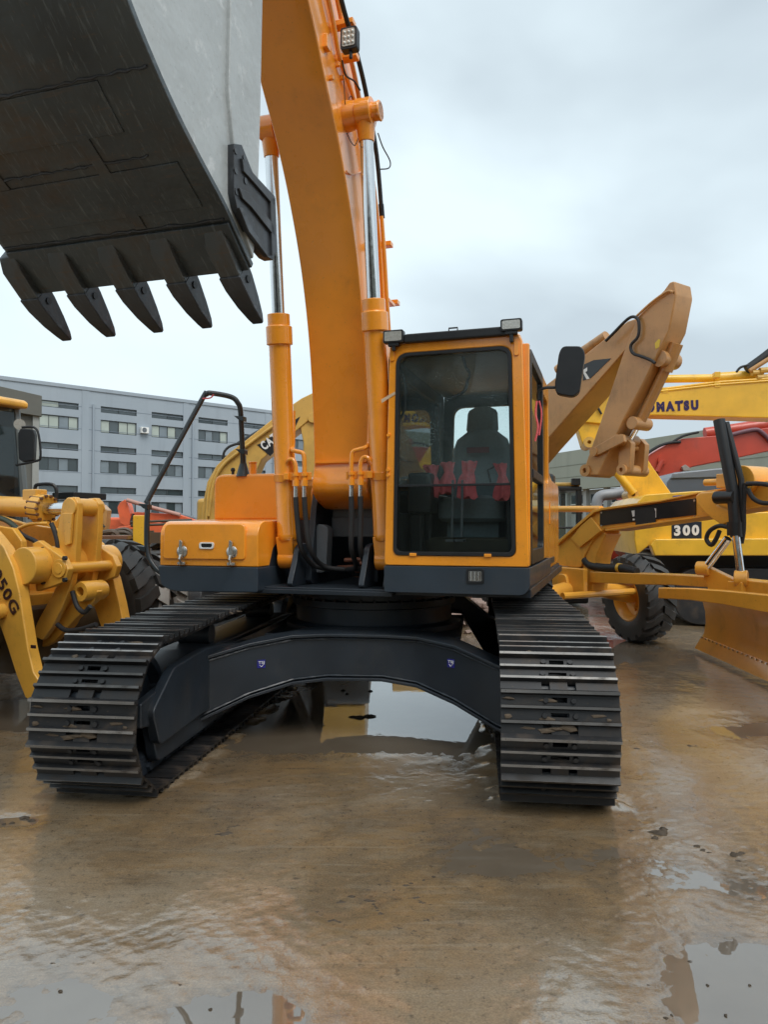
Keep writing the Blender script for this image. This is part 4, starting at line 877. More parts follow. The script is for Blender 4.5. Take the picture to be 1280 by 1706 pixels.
# tilt cylinder
p0 = LF.pick(-90, 838, 1, .44); p1 = LF.pick(62, 846, 1, .44); p2 = LF.pick(78, 848, 1, .44); p3 = LF.pick(120, 847, 1, .44)
b = MB(); b.cyl(p0, p1, .088, n=28); b.cyl(np.array(p1) - (p1 - p0) * .02, p1, .096, n=28); tc_ = b.build('tilt_cylinder', YEL_LOADER, LD, .004)
b = MB(); b.cyl(p1, p2, .125, n=28); b.build('cylinder_head', YEL_LOADER, tc_, .012)
b = MB(); ax_ = (p2 - p1) / np.linalg.norm(p2 - p1)
for k in range(14):
    a = 2 * pi * k / 14; o_ = np.array([0, cos(a), 0]) * .113 + np.cross(ax_, [0, 1, 0]) * sin(a) * .113
    b.cyl(p1 + o_ - ax_ * .012, p2 + o_ + ax_ * .016, .014, n=6)
b.build('head_bolt', paint('rusty_bolt', (.16, .07, .03), .6, 0, .2, .5), tc_)
b = MB(); b.cyl(p2, p3, .052, n=24); b.build('piston_rod', CHROME, tc_)
b = MB(); b.box(p1[0] - .12, p1[0] + .05, .38, .5, p1[2] + .06, p1[2] + .16); b.build('port_block', YEL_LOADER, tc_, .01)
tube_part('hydraulic_hose', LF, [(-20, 858), (8, 866), (25, 878), (30, 885)], 1, .38, .024, plain('green_hose', (.05, .07, .05), .5), LD, 4)
tube_part('oil_pipe', LF, [(28, 882), (50, 873), (80, 872)], 1, .38, .017, YEL_LOADER, LD, 3)
# torque tube and bracket
q = LF.pick(55, 942, 1, .1); b = MB(); b.cyl((q[0], .0, q[2]), (q[0], .92, q[2]), .15, n=28); b.build('torque_tube', YEL_LOADER, LD, .01)
br = [(60, 905), (70, 900), (112, 930), (120, 948), (114, 968), (98, 975), (66, 985), (62, 960)]
for y0 in (.16, .68): poly_part('pivot_bracket', LF, br, 1, .2, y0, y0 + .06, YEL_LOADER, LD, .01)
q = LF.pick(99, 947, 1, .16); b = MB(); b.cyl((q[0], .14, q[2]), (q[0], .76, q[2]), .045, n=20); b.cyl((q[0], .145, q[2]), (q[0], .158, q[2]), .075, n=24); b.build('pivot_pin', YEL_LOADER, LD, .004)
# tilt link
lk = [(70, 1068), (100, 1035), (140, 985), (150, 968), (166, 985), (160, 1002), (130, 1030), (95, 1068), (75, 1078)]
poly_part('tilt_link', LF, lk, 1, .44, .41, .48, YEL_LOADER, LD, .012)
q = LF.pick(152, 984, 1, .44); b = MB(); b.lathe([(.04, -.12), (.078, -.12), (.085, -.1), (.085, .1), (.078, .12), (.04, .12), (.04, -.12)], (q[0], .44, q[2]), (0, 1, 0), 28); b.build('link_eye', YEL_LOADER, LD)
# front frame, axle, rear body
b = MB()
b.prism(LF.pl([(-60, 850), (10, 872), (60, 880), (75, 900), (80, 985), (75, 1010), (-60, 1010)], 1, .44), 1, .20, .26); b.prism(LF.pl([(-60, 850), (10, 872), (60, 880), (75, 900), (80, 985), (75, 1010), (-60, 1010)], 1, .44), 1, .62, .68)
q = LF.pick(60, 1000, 1, .44); b.box(q[0] - 1.6, q[0] + .05, .24, .64, q[2] - .12, q[2] + .06); b.build('front_frame', YEL_LOADER, LD, .012)
b = MB(); q = LF.pick(96, 900, 1, .6); b.prism(LF.pl([(85, 880), (103, 855), (115, 865), (108, 930), (88, 930)], 1, .75), 1, .74, .80); b.build('frame_rib', YEL_LOADER, LD, .01)
b = MB(); b.cyl((-.78, -.55, .62), (-.78, 1.5, .62), .2, n=20); b.prism(rloop([(-1.1, .30), (-.45, .30), (-.4, .85), (-1.1, .85)], .06, 3), 1, .15, .75); b.build('front_axle', paint('muddy_axle', (.10, .065, .03), .6, .1, .3, .6), LD, .01)
LT = tyre_mesh('tyre', .70, .52, 20); LR = rim_mesh(.70, .52, YEL_LOADER)
wheel(LD, (-.78, -.62, .70), radians(90), LT, LR); wheel(LD, (-.78, 1.50, .70), radians(90), LT, LR)
wheel(LD, (-3.6, -.62, .70), radians(90), LT, LR, roll=.3); wheel(LD, (-3.6, 1.50, .70), radians(90), LT, LR, roll=.6)
b = MB(); b.prism(rloop([(-5.2, .6), (-2.2, .6), (-2.2, 1.15), (-5.2, 1.6)], .08, 3), 1, -.1, 1.0); b.build('rear_frame', YEL_LOADER, LD, .02)
# cab of the loader
lc = Fr((at(0, 800, 8.3)[0], at(0, 800, 8.3)[1]), -25)
def lp(px, py, d=8.3): return LF.loc(at(px, py, d))
x1 = lp(33, 690)[0]; zt = lp(10, 676)[2]; zb_ = 1.55
b = MB(); b.prism(rloop([(x1 - 1.5, zt - .03), (x1 + .05, zt - .03), (x1 + .06, zt + .03), (x1, zt + .07), (x1 - 1.45, zt + .1)], .02, 2), 1, .36, 1.74); lcab = b.build('cab_roof', YEL_LOADER, LD, .02)
PIL = plain('grey_pillar', (.16, .18, .18), .45)
b = MB()
for y in (.40, 1.70):
    b = MB(); b.tube([(x1 - .10, y, zt - .03), (x1 + .10, y, zb_)], .045, 8); b.build('cab_pillar', PIL, LD)
    b = MB(); b.tube([(x1 - 1.4, y, zt), (x1 - 1.4, y, zb_)], .05, 8); b.build('cab_pillar', PIL, LD)
b = MB(); b.add([(x1 - .08, .42, zt - .03), (x1 - .08, 1.68, zt - .03), (x1 + .09, 1.68, zb_), (x1 + .09, .42, zb_)], [(0, 1, 2, 3)]); b.build('windscreen', GLASS_DARK, LD)
b = MB(); b.box(x1 - 1.38, x1 - .1, .405, .41, zb_ + .05, zt - .05); b.box(x1 - 1.38, x1 - .1, 1.69, 1.695, zb_ + .05, zt - .05); b.build('cab_window', GLASS_DARK, LD)
b = MB(); b.box(x1 - 1.4, x1 + .1, .40, 1.70, 1.0, zb_); b.box(x1 - .9, x1 - .4, .8, 1.3, zb_, zb_ + .6); b.build('cab_base', BLACK, LD, .02)
yr = 1.1
LF2 = LF
mp_ = [at(x, y, 8.0) for x, y in ((26, 775), (60, 768), (67, 760), (64, 725), (56, 712), (36, 712))]
b = MB(); b.tube(spline([LF.loc(p) for p in mp_], 4), .013, 8); b.build('mirror_bracket', BLACK, LD)
b = MB(); c0 = LF.loc(at(29, 772, 8.0)); c1 = LF.loc(at(62, 716, 8.0)); lo = LF.loc(at(30, 770, 8.0)); 
ux = LF.loc(at(58, 770, 8.0)) - lo; ux /= np.linalg.norm(ux); nn = np.cross(ux, [0, 0, 1]); wv = np.linalg.norm(LF.loc(at(58, 770, 8.0)) - lo); hv = c1[2] - c0[2]
b.loft([[tuple(lo + ux * u * wv + np.array([0, 0, 1]) * v * hv + nn * o_) for u, v in ((.05, .1), (.3, 0), (.95, .05), (1, .8), (.9, .97), (.15, 1), (0, .85))] for o_ in (-.05, .02)]); b.build('mirror', BLACK, LD, .01)
q = LF.loc(at(32, 707, 8.1)); b = MB(); b.cyl(q, q + LF.loc(at(32, 707, 8.2)) - LF.loc(at(32, 707, 8.1)), .06, n=16); b.build('head_lamp', LENS, LD)
b = MB(); b.tube(spline([LF.loc(at(x, y, 7.6)) for x, y in ((60, 835), (58, 812), (66, 807), (86, 807), (93, 815), (94, 832))], 4), .018, 8); b.build('guard_rail', BLACK, LD)
b = MB(); q = LF.loc(at(115, 828, 7.8)); b.box(q[0] - .2, q[0] + .12, q[1] - .05, q[1] + .4, q[2] - .02, q[2] + .05); b.build('step_plate', BLACK, LD, .01)

for pp in ([(20, 880), (40, 893), (62, 905), (72, 930), (66, 960)], [(85, 872), (92, 890), (96, 915), (88, 940)], [(120, 985), (128, 1010), (140, 1020), (150, 1010)], [(95, 1040), (110, 1050), (135, 1048), (160, 1040)]): tube_part('hydraulic_hose', LF, pp, 1, .3, .02, RUBBER, LD, 5)
for px, py in ((70, 915), (72, 970), (108, 930), (108, 966)):
    q = LF.pick(px, py, 1, .155); b = MB(); b.cyl((q[0], .14, q[2]), (q[0], .165, q[2]), .02, n=6); b.build('bolt', STEEL, LD)
# ------------------------------------------------------------------ second wheeled machine behind the loader (worn)
M2F = Fr((at(245, 900, 7.7)[0], 7.7), 12)
M2 = thing('dismantled_loader', 'half dismantled old yellow machine with one big dusty tyre', 'machine', M2F)
DT = tyre_mesh('tyre', .615, .54, 15, TYRE_DRY, .05, .55); DR = rim_mesh(.615, .5, YEL_OLD)
t = wheel(M2, (0, 0, .615), radians(0), DT, DR, 0, .2); wheel(M2, (.05, 2.4, .615), 0, DT, DR, 0, .4); wheel(M2, (-1.7, .1, .615), 0, DT, DR)
b = MB(); b.box(-1.5, -.35, .1, 2.8, .7, .95); b.box(-.45, .15, .35, 1.9, 1.0, 1.25); b.build('chassis', paint('greasy_black', (.03, .026, .022), .5, .1, .3, .6), M2, .02)
b = MB(); p = M2F.loc(at(193, 905, 8.2)); b.prism([(p[0] - .22, 1.12), (p[0] + .08, 1.36), (p[0] - .55, 1.38), (p[0] - .6, 1.1)], 1, p[1], p[1] + .4); b.box(p[0] - .5, p[0] + .12, p[1] - .02, p[1] + .4, 1.38, 1.43); b.build('fender', paint('brown_fender', (.20, .09, .045), .5, .1, .2, .4), M2, .01)
b = MB(); p = M2F.loc(at(231, 925, 8.6)); b.box(p[0] - .07, p[0] + .07, p[1], p[1] + .12, .95, 1.66); b.build('yellow_post', YEL_KOM, M2, .01)
b = MB()
for k in range(26):
    x = rng.uniform(-.75, .35); y = rng.uniform(.9, 2.2); z = rng.uniform(1.2, 1.5); 
    if k % 3 == 0: b.tube(spline([(x, y, z), (x + rng.uniform(.1, .3), y, z + rng.uniform(-.05, .08)), (x + rng.uniform(.2, .45), y, z - rng.uniform(0, .12))], 4), rng.uniform(.012, .035), 8)
    elif k % 3 == 1: b.box(x, x + rng.uniform(.06, .2), y, y + .12, z - .1, z + rng.uniform(0, .09))
    else: b.cyl((x, y, z - .05), (x + rng.uniform(-.05, .12), y, z + .02), rng.uniform(.03, .06), n=10)
b.build('engine', paint('greasy_brown', (.09, .06, .035), .5, .15, .5, .6, gscale=6), M2)['kind'] = 'stuff'
b = MB()
for z in (1.60, 1.56): b.tube([(-.3, 1.1, z - .02), (.4, 1.1, z + .01)], .015, 8)
b.build('rail', plain('rail_brown', (.07, .055, .035), .6), M2)
# small pale-green wheel farther back
WF = Fr((at(306, 990, 10.5)[0], 10.5), 30)
SW = thing('scrap_wheel', 'small scrap wheel with a pale green rim lying behind the track', 'wheel', WF)
ST = tyre_mesh('tyre', .40, .22, 18, TYRE_DRY, .02); SR = rim_mesh(.40, .22, plain('pale_green_rim', (.30, .36, .27), .6)); wheel(SW, (0, 0, .40), radians(90), ST, SR)

# ================================================================== EXCAVATOR behind the toolbox
KF = Fr((at(440, 800, 10.5)[0], 10.5), 0)
KX = thing('excavator', 'old yellow excavator with a black lettered boom badge behind the toolbox and handrail', 'excavator', KF)
bo = [(338, 900), (343, 845), (351, 805), (366, 778), (388, 756), (412, 738), (440, 716), (470, 692), (505, 668), (530, 656), (548, 662), (545, 690), (520, 702), (480, 735), (455, 756), (440, 768), (430, 790), (428, 850), (425, 900)]
bm_ = poly_part('boom', KF, bo, 1, 0, -.22, .22, YEL_OLD, KX, .015)
poly_part('boom_badge', KF, [(428, 741), (438, 737), (478, 708), (500, 694), (486, 724), (450, 760)], 1, -.222, -.226, -.22, DECAL, bm_, 0)
q0 = KF.pick(441, 751, 1, -.23); q1 = KF.pick(472, 727, 1, -.23); u = q1 - q0; place_text('lettering', 'CAT', bm_, q0, u, np.cross([0, -1, 0], u), .13, WHITE, .25, .04)
tube_part('arm_cylinder', KF, [(398, 742), (470, 700), (520, 672)], 1, -.05, .055, BLACK, KX)
tube_part('oil_pipe', KF, [(347, 860), (355, 806), (371, 776), (395, 755), (418, 737), (470, 699)], 1, -.25, .022, YEL_OLD, KX, 4); tube_part('oil_pipe', KF, [(343, 870), (348, 815), (360, 784)], 1, -.25, .02, YEL_OLD, KX, 4)
tube_part('hydraulic_hose', KF, [(371, 765), (374, 752), (384, 743), (402, 738)], 1, -.15, .018, RUBBER, KX, 4)
poly_part('arm', KF, [(515, 672), (533, 690), (530, 700), (527, 715), (531, 760), (528, 800), (520, 850), (503, 850), (505, 800), (508, 740), (500, 700)], 1, .0, -.2, .2, YEL_OLD, KX, .015)
q = KF.pick(521, 696, 1, -.24); b = MB(); b.cyl((q[0], -.24, q[2]), (q[0], .24, q[2]), .07, n=18); b.build('arm_pin', YEL_OLD, KX, .006)
poly_part('linkage', KF, [(453, 662), (459, 640), (462, 618), (475, 625), (475, 690), (458, 697)], 1, .5, .4, .62, YEL_OLD, KX, .01)
b = MB(); q = KF.pick(455, 910, 1, 0); b.box(q[0] - 1.2, q[0] + 1.3, .4, 3.0, 1.05, 1.95); b.build('house', YEL_OLD, KX, .06)
b = MB(); b.box(q[0] - .9, q[0] + .9, .2, 2.6, .55, 1.05); b.build('turntable', BLACK, KX)
b = MB()
for s in (-1, 1): b.prism(rloop([(-.8, .02), (3.2, .02), (3.2, .85), (-.8, .85)], .4, 8), 0, q[0] + s * 1.1 - .28, q[0] + s * 1.1 + .28)
b.build('crawler', STEEL, KX, .02)

# ================================================================== OCHRE EXCAVATOR with folded arm (right)
o_ = at(1070, 540, 9.6); RF = Fr((o_[0], o_[1]), -55)
RX = thing('excavator', 'ochre excavator with folded arm and no bucket rising behind the cab', 'excavator', RF)
bm_ = poly_part('boom', RF, [(860, 720), (902, 651), (960, 606), (1011, 566), (1050, 536), (1068, 530), (1080, 548), (1040, 592), (903, 748), (860, 800)], 1, 0, -.05, .42, TAN, RX, .02)
poly_part('boom_badge', RF, [(972, 608), (990, 600), (1019, 597), (985, 630), (972, 634)], 1, -.052, -.056, -.05, DECAL, bm_, 0)
poly_part('badge_mark', RF, [(973, 616), (979, 612), (979, 618), (976, 620), (983, 631), (978, 632), (973, 622)], 1, -.058, -.060, -.056, WHITE, bm_, 0)
ar = poly_part('arm', RF, [(1107, 483), (1116, 470), (1124, 468), (1127, 488), (1127, 492), (1116, 549), (1072, 640), (1038, 703), (1014, 755), (997, 792), (978, 792), (973, 781), (1000, 705), (1039, 588), (1063, 527)], 1, -.12, -.12, .24, TAN, RX, .02)
tube_part('bucket_cylinder', RF, [(1128, 572), (1110, 618)], 1, .08, .085, TAN, RX); tube_part('bucket_cylinder', RF, [(1111, 612), (1066, 706)], 1, .08, .068, TAN, RX); tube_part('piston_rod', RF, [(1066, 704), (1050, 732)], 1, .08, .045, CHROME, RX)
for px, py, r in ((1112, 600, .105), (1066, 706, .085), (1046, 734, .08)): 
    q = RF.pick(px, py, 1, .08); b = MB(); b.cyl((q[0], -.08, q[2]), (q[0], .26, q[2]), r, n=18); b.build('link_pin', TAN, RX, .006)
poly_part('tipping_link', RF, [(985, 748), (993, 744), (1028, 724), (1040, 724), (1042, 736), (1000, 757), (990, 760)], 1, -.16, -.17, -.12, TAN, RX, .01)
for y0 in (-.02, .28): poly_part('bucket_link', RF, [(1033, 735), (1045, 728), (1054, 738), (1051, 780), (1047, 788), (1036, 790), (1032, 780)], 1, .0, y0, y0 + .1, TAN, RX, .01)
q = RF.pick(1040, 783, 1, 0); b = MB(); b.lathe([(.03, -.06), (.075, -.06), (.075, .45), (.03, .45), (.03, -.06)], (q[0], 0, q[2]), (0, 1, 0), 20); b.cyl((q[0], 0, q[2] + .30), (q[0], .35, q[2] + .30), .04, n=12); b.build('bucket_link_eye', TAN, RX)
q = RF.pick(977, 784, 1, -.12); b = MB(); b.lathe([(.035, -.15), (.085, -.15), (.085, .37), (.035, .37), (.035, -.15)], (q[0], 0, q[2]), (0, 1, 0), 20); b.build('arm_eye', TAN, ar)
q = RF.pick(991, 753, 1, -.16); b = MB(); b.cyl((q[0], -.19, q[2]), (q[0], .4, q[2]), .06, n=16); b.build('link_pin', TAN, RX)
tube_part('hydraulic_hose', RF, [(1010, 568), (1022, 556), (1046, 532), (1058, 528), (1065, 536), (1064, 560), (1052, 575), (1055, 588), (1070, 594), (1085, 600), (1092, 605)], 1, -.17, .020, RUBBER, RX, 4)
tube_part('oil_pipe', RF, [(1058, 530), (1085, 505), (1112, 486), (1122, 487)], 1, -.15, .016, TAN, RX, 4); tube_part('arm_cylinder', RF, [(930, 617), (975, 585), (1012, 560)], 1, .2, .08, TAN, RX)
poly_part('warning_label', RF, [(1092, 572), (1098, 565), (1101, 566), (1099, 578), (1093, 582)], 1, -.122, -.125, -.12, plain('yellow_label', (.7, .5, .05), .5), ar, 0)
# its house and black framed cab far behind
c = RF.loc(at(935, 850, 14.0))
def RW(px, py, d): return RF.loc(at(px, py, d))
CF = Fr((at(936, 850, 14.0)[0], 14.0), 0)
def CR(x, y, z): return tuple(RF.loc([CF.o[0] + x, CF.o[1] + y, z]))
def rbx(b, x0, x1, y0, y1, z0, z1): b.add([CR(x, y, z) for z in (z0, z1) for x, y in ((x0, y0), (x1, y0), (x1, y1), (x0, y1))], [(0, 3, 2, 1), (4, 5, 6, 7), (0, 1, 5, 4), (1, 2, 6, 5), (2, 3, 7, 6), (3, 0, 4, 7)])
b = MB(); 
zt, zb2 = 2.30, 1.2
for x in (-.30, .33): rbx(b, x - .05, x + .05, -.05, .05, zb2, zt); rbx(b, x - .05, x + .05, 1.2, 1.3, zb2, zt)
rbx(b, -.35, .38, -.06, 1.3, zt - .08, zt); rbx(b, -.30, .33, -.02, .05, zb2 + .30, zb2 + .34)
b.build('cab_frame', BLACK, RX, .02)
b = MB(); rbx(b, -.33, .36, 0, 1.25, zt, zt + .08); rbx(b, -.35, .38, -.06, 1.3, .55, zb2); rbx(b, -3.2, -.35, .6, 3, .9, 1.7); rbx(b, -.1, 0.1, 1.25, 3.2, .9, 1.9); b.build('house', YEL_OLD, RX, .03)
b = MB(); rbx(b, -.26, .29, .0, .01, zb2, zt - .1); b.build('windscreen', GLASS_SIDE, RX); b = MB(); rbx(b, -.1, .2, .5, .7, zb2, 1.85); b.build('seat', SEATM, RX, .04)
b = MB(); rbx(b, .18, .34, -.1, 0, zt + .02, zt + .15); b.build('work_lamp', BLACK, RX, .01)
b = MB(); rbx(b, -2.6, .6, .3, 3.2, .05, .6); b.build('crawler', STEEL, RX, .05)

# ================================================================== LEMON YELLOW EXCAVATOR (lettered boom, right)
OF = Fr((at(1150, 700, 13.5)[0], 13.5), -8)
OX = thing('excavator', 'lemon yellow excavator with navy lettering on its horizontal boom', 'excavator', OF)
bm_ = poly_part('boom', OF, [(962, 706), (957, 690), (985, 668), (1012, 656), (1090, 654), (1191, 645), (1270, 638), (1340, 632), (1420, 650), (1500, 720), (1480, 790), (1400, 730), (1340, 704), (1280, 700), (1167, 697), (1080, 695), (1010, 710)], 1, 0, -.25, .25, YEL_KOM, OX, .02)
q0 = OF.pick(1063, 688, 1, -.255); q1 = OF.pick(1165, 683, 1, -.255); u = q1 - q0
place_text('lettering', 'KOMATSU', bm_, q0, u, np.cross([0, -1, 0], u), .185, LETTER_NAVY, np.linalg.norm(u), .075)
q = OF.pick(1137, 669, 1, -.255); b = MB(); b.box(q[0] - .02, q[0] + .022, -.262, -.252, q[2] - .02, q[2] + .022); b.build('lettering', LETTER_NAVY, bm_)
tube_part('arm_cylinder', OF, [(1060, 632), (1195, 630)], 1, .1, .075, YEL_KOM, OX); tube_part('arm_cylinder', OF, [(1190, 631), (1262, 626)], 1, .1, .11, YEL_KOM, OX)
tube_part('piston_rod', OF, [(1010, 640), (1062, 632)], 1, .1, .05, CHROME, OX)
tube_part('oil_pipe', OF, [(1090, 650), (1195, 637), (1240, 634), (1300, 630)], 1, -.2, .025, YEL_KOM, OX); tube_part('oil_pipe', OF, [(1090, 653), (1195, 641), (1290, 634)], 1, -.25, .02, YEL_KOM, OX)
for px, py in ((1108, 650), (1195, 641), (1195, 624)): 
    q = OF.pick(px, py, 1, -.2); b = MB(); b.box(q[0] - .05, q[0] + .05, -.26, -.1, q[2] - .06, q[2] + .04); b.build('pipe_clamp', YEL_KOM, bm_, .005)
tube_part('hydraulic_hose', OF, [(1228, 620), (1235, 612), (1250, 608), (1262, 604)], 1, -.1, .022, RUBBER, OX, 4); tube_part('hydraulic_hose', OF, [(1245, 616), (1270, 598), (1300, 575)], 1, -.05, .08, RUBBER, OX); tube_part('oil_pipe', OF, [(1250, 618), (1285, 596), (1320, 570)], 1, -.2, .04, TAN, OX)
for k, (px, py) in enumerate(((1262, 622), (1275, 618), (1270, 630))): 
    q = OF.pick(px, py, 1, -.15); b = MB(); b.cyl((q[0] - .1, -.2, q[2]), (q[0] + .1, -.15, q[2] + .02), .05, n=10); b.build('hose_fitting', YEL_OLD, OX)
am = poly_part('arm', OF, [(955, 690), (975, 672), (1010, 690), (1060, 744), (1085, 782), (1116, 826), (1100, 860), (1062, 850), (1010, 760), (968, 742), (960, 715)], 1, .05, -.2, .2, YEL_KOM, OX, .02)
tube_part('bucket_cylinder', OF, [(1005, 760), (1057, 822)], 1, -.28, .075, YEL_KOM, OX)
for px, py in ((982, 737), (1055, 824)): 
    q = OF.pick(px, py, 1, -.25); b = MB(); b.lathe([(.035, -.3), (.1, -.3), (.1, .3), (.035, .3), (.035, -.3)], (q[0], 0, q[2]), (0, 1, 0), 20); b.build('link_pin', YEL_OLD, OX)
tube_part('signal_cable', OF, [(1003, 690), (995, 675), (992, 665), (1002, 658), (1014, 660)], 1, -.28, .02, RUBBER, OX, 4)
# body panels
hb = OF
b = MB(); b.prism(rloop(hb.pl([(1062, 838), (1075, 824), (1160, 818), (1400, 812), (1400, 850), (1062, 858)], 1, -2.2), .03, 2), 1, -2.2, .5); b.build('hood', YEL_KOM, OX, .02)
b = MB(); b.prism(hb.pl([(1058, 858), (1400, 850), (1400, 902), (1090, 903), (1062, 925), (1058, 900)], 1, -2.25), 1, -2.25, .6); sd_ = b.build('side_panel', YEL_KOM, OX, .02)
b = MB(); b.prism(hb.pl([(1085, 908), (1093, 898), (1400, 896), (1400, 926), (1092, 926)], 1, -2.4), 1, -2.40, -2.2); b.build('side_sill', YEL_KOM, OX, .02)
q = hb.pl([(1120, 870), (1170, 869), (1170, 898), (1120, 899)], 1, -2.256); b = MB(); b.prism(q, 1, -2.257, -2.251); b.build('number_plate', plain('navy_plate', (.012, .02, .035), .4), sd_)
q0 = hb.pick(1124, 893, 1, -2.262); q1 = hb.pick(1166, 892, 1, -2.262); place_text('lettering', '300', sd_, q0, q1 - q0, (0, 0, 1), .165, WHITE, np.linalg.norm(q1 - q0), .05)
b = MB()
for k in range(3): 
    q = hb.pl([(1122, 826 + k * 3), (1210, 819 + k * 3), (1210, 820.6 + k * 3), (1122, 827.6 + k * 3)], 1, -2.21); b.prism(q, 1, -2.212, -2.204)
b.build('blue_stripe', plain('stripe_blue', (.08, .09, .35), .4), OX)
q = hb.pick(1090, 905, 1, -2.2); b = MB(); b.box(q[0] + .1, q[0] + 4, -1.8, .8, .55, 1.12); b.build('chassis', BLACK, OX, .02)
b = MB()
for yy in (-2.2, -.2): b.prism(rloop([(q[0] + .3, .03), (q[0] + 4.4, .03), (q[0] + 4.4, .9), (q[0] + .3, .9)], .4, 8), 1, yy, yy + .6)
b.build('crawler', STEEL, OX, .02)

# ================================================================== RED EXCAVATOR
DF = Fr((at(1180, 750, 18)[0], 18.0), -6)
DX = thing('excavator', 'faded red excavator behind the lemon yellow one', 'excavator', DF)
poly_part('boom', DF, [(1030, 830), (1045, 792), (1080, 758), (1111, 740), (1133, 733), (1189, 728), (1280, 714), (1420, 690), (1440, 735), (1280, 752), (1220, 765), (1149, 779), (1105, 800), (1085, 840), (1060, 850)], 1, 0, -.3, .3, RED, DX, .02)
tube_part('arm_cylinder', DF, [(1175, 722), (1290, 706), (1380, 694)], 1, -.1, .14, RED, DX); tube_part('oil_pipe', DF, [(1205, 728), (1255, 716), (1270, 720), (1285, 735)], 1, -.35, .05, plain('mauve_pipe', (.16, .07, .09), .5), DX, 4)
tube_part('hydraulic_hose', DF, [(1070, 762), (1095, 745), (1115, 738), (1135, 736)], 1, -.35, .035, RUBBER, DX, 4); tube_part('hydraulic_hose', DF, [(1122, 736), (1140, 726), (1165, 720)], 1, -.35, .03, RUBBER, DX, 4)
q = DF.pick(1103, 767, 1, -.3); b = MB(); b.cyl((q[0], -.38, q[2]), (q[0], -.28, q[2]), .10, n=16); b.tube([(q[0], -.36, q[2]), (q[0] - .12, -.36, q[2] - .28)], .06, 10); b.build('boom_boss', RED, DX)
poly_part('bucket_tip', DF, [(1136, 778), (1142, 774), (1150, 780), (1150, 784), (1139, 785)], 1, -.35, -.4, -.3, plain('pale_lump', (.35, .3, .26), .7), DX)
b = MB(); q = DF.pick(1040, 835, 1, 0); b.box(q[0] - .6, q[0] + 5, .6, 3.2, .7, 1.75); b.build('house', RED, DX, .05)
b = MB(); b.box(q[0] - .3, q[0] + 5, -.3, 3.4, .05, .72); b.build('crawler', STEEL, DX, .05)
b = MB(); q = DF.pick(1060, 900, 1, -.6); b.lathe([(0, .5), (.25, .48), (.45, .3), (.5, 0), (.45, -.3), (.25, -.48), (0, -.5)], (q[0], -.4, 1.25), (0, .3, 1), 16); b.build('swing_housing', paint('faded_red', (.32, .09, .06), .6, .05, .2, .6), DX)
tube_part('exhaust_stack', DF, [(995, 850), (996, 835), (1003, 826), (1025, 823), (1045, 818)], 1, -.5, .13, plain('galvanised', (.30, .30, .31), .5, .2), DX, 4)
# grey-blue machine hood between them
GF = Fr((at(1190, 810, 15.5)[0], 15.5), -4)
GX = thing('parked_machine', 'machine with a slate blue sloping hood behind the lemon yellow excavator', 'machine', GF)
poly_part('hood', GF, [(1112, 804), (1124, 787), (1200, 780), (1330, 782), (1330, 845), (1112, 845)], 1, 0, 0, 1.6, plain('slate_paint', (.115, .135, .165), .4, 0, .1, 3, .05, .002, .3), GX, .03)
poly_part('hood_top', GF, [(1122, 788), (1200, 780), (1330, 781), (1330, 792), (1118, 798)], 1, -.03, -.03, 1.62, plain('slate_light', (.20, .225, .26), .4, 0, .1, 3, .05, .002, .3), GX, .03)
q = GF.pick(1120, 845, 1, 0); b = MB(); b.box(q[0] + .1, q[0] + 2.8, .1, 1.5, .25, 1.95); b.build('body', BLACK, GX, .03)
b = MB()
for xx in (.5, 2.3): 
    for yy in (-.1, 1.3): b.lathe([(0, -.15), (.3, -.15), (.45, -.12), (.5, 0), (.45, .12), (.3, .15), (0, .15)], (q[0] + xx, yy, .5), (0, 1, 0), 24)
b.build('road_wheels', TYRE, GX)

# ================================================================== MOTOR GRADER (right)
FG = Fr((2.55, 9.5), -63.2)
GD = thing('motor_grader', 'ochre motor grader with long front frame and angled blade', 'motor grader', FG)
beam = [(926, 903), (989, 851), (1003, 848), (1100, 835), (1163, 822), (1300, 800), (1300, 838), (1163, 861), (1100, 870), (1008, 882), (990, 897), (975, 925), (968, 945), (955, 945), (928, 941)]
fm = poly_part('main_frame', FG, beam, 1, -.14, -.14, .16, YEL_GRADER, GD, .014)
poly_part('frame_cap', FG, [(925, 905), (988, 850), (1003, 846), (1100, 833), (1163, 820), (1300, 798), (1300, 801), (1163, 823), (1100, 836), (1003, 850), (990, 854), (927, 909)], 1, -.18, -.18, .20, YEL_GRADER, fm, .004)
poly_part('frame_flange', FG, [(1008, 882), (1100, 869), (1163, 860), (1300, 837), (1300, 840), (1163, 863), (1100, 872), (1010, 885)], 1, -.18, -.18, .20, YEL_GRADER, fm, .004)
poly_part('gusset', FG, [(967, 878), (986, 861), (1003, 884), (983, 900), (967, 912), (953, 897)], 1, -.16, -.17, -.14, YEL_GRADER, fm, .006)
pl_ = poly_part('name_plate', FG, [(1001, 852), (1060, 844), (1161, 830), (1161, 858), (1060, 869), (1001, 876)], 1, -.141, -.150, -.14, DECAL, fm, 0)
poly_part('cover_patch', FG, [(1060, 848), (1090, 845), (1093, 852), (1093, 870), (1085, 875), (1060, 875)], 1, -.152, -.156, -.15, plain('patch_black', (.018, .018, .018), .7), fm, 0)
for q_ in ([(1053, 851), (1058, 850), (1058, 860), (1055, 861)], [(1055, 864), (1058, 864), (1058, 867), (1055, 867)], [(1091, 847), (1094, 847), (1094, 862), (1092, 863)]): poly_part('lettering', FG, q_, 1, -.152, -.1535, -.1505, WHITE, fm, 0)
for px, py in ((1003, 854), (1003, 876), (1158, 834), (1158, 861)): 
    q = FG.pick(px, py, 1, -.15); b = MB(); b.cyl((q[0], -.157, q[2]), (q[0], -.15, q[2]), .012, n=8); b.build('rivet', SILVER, fm)
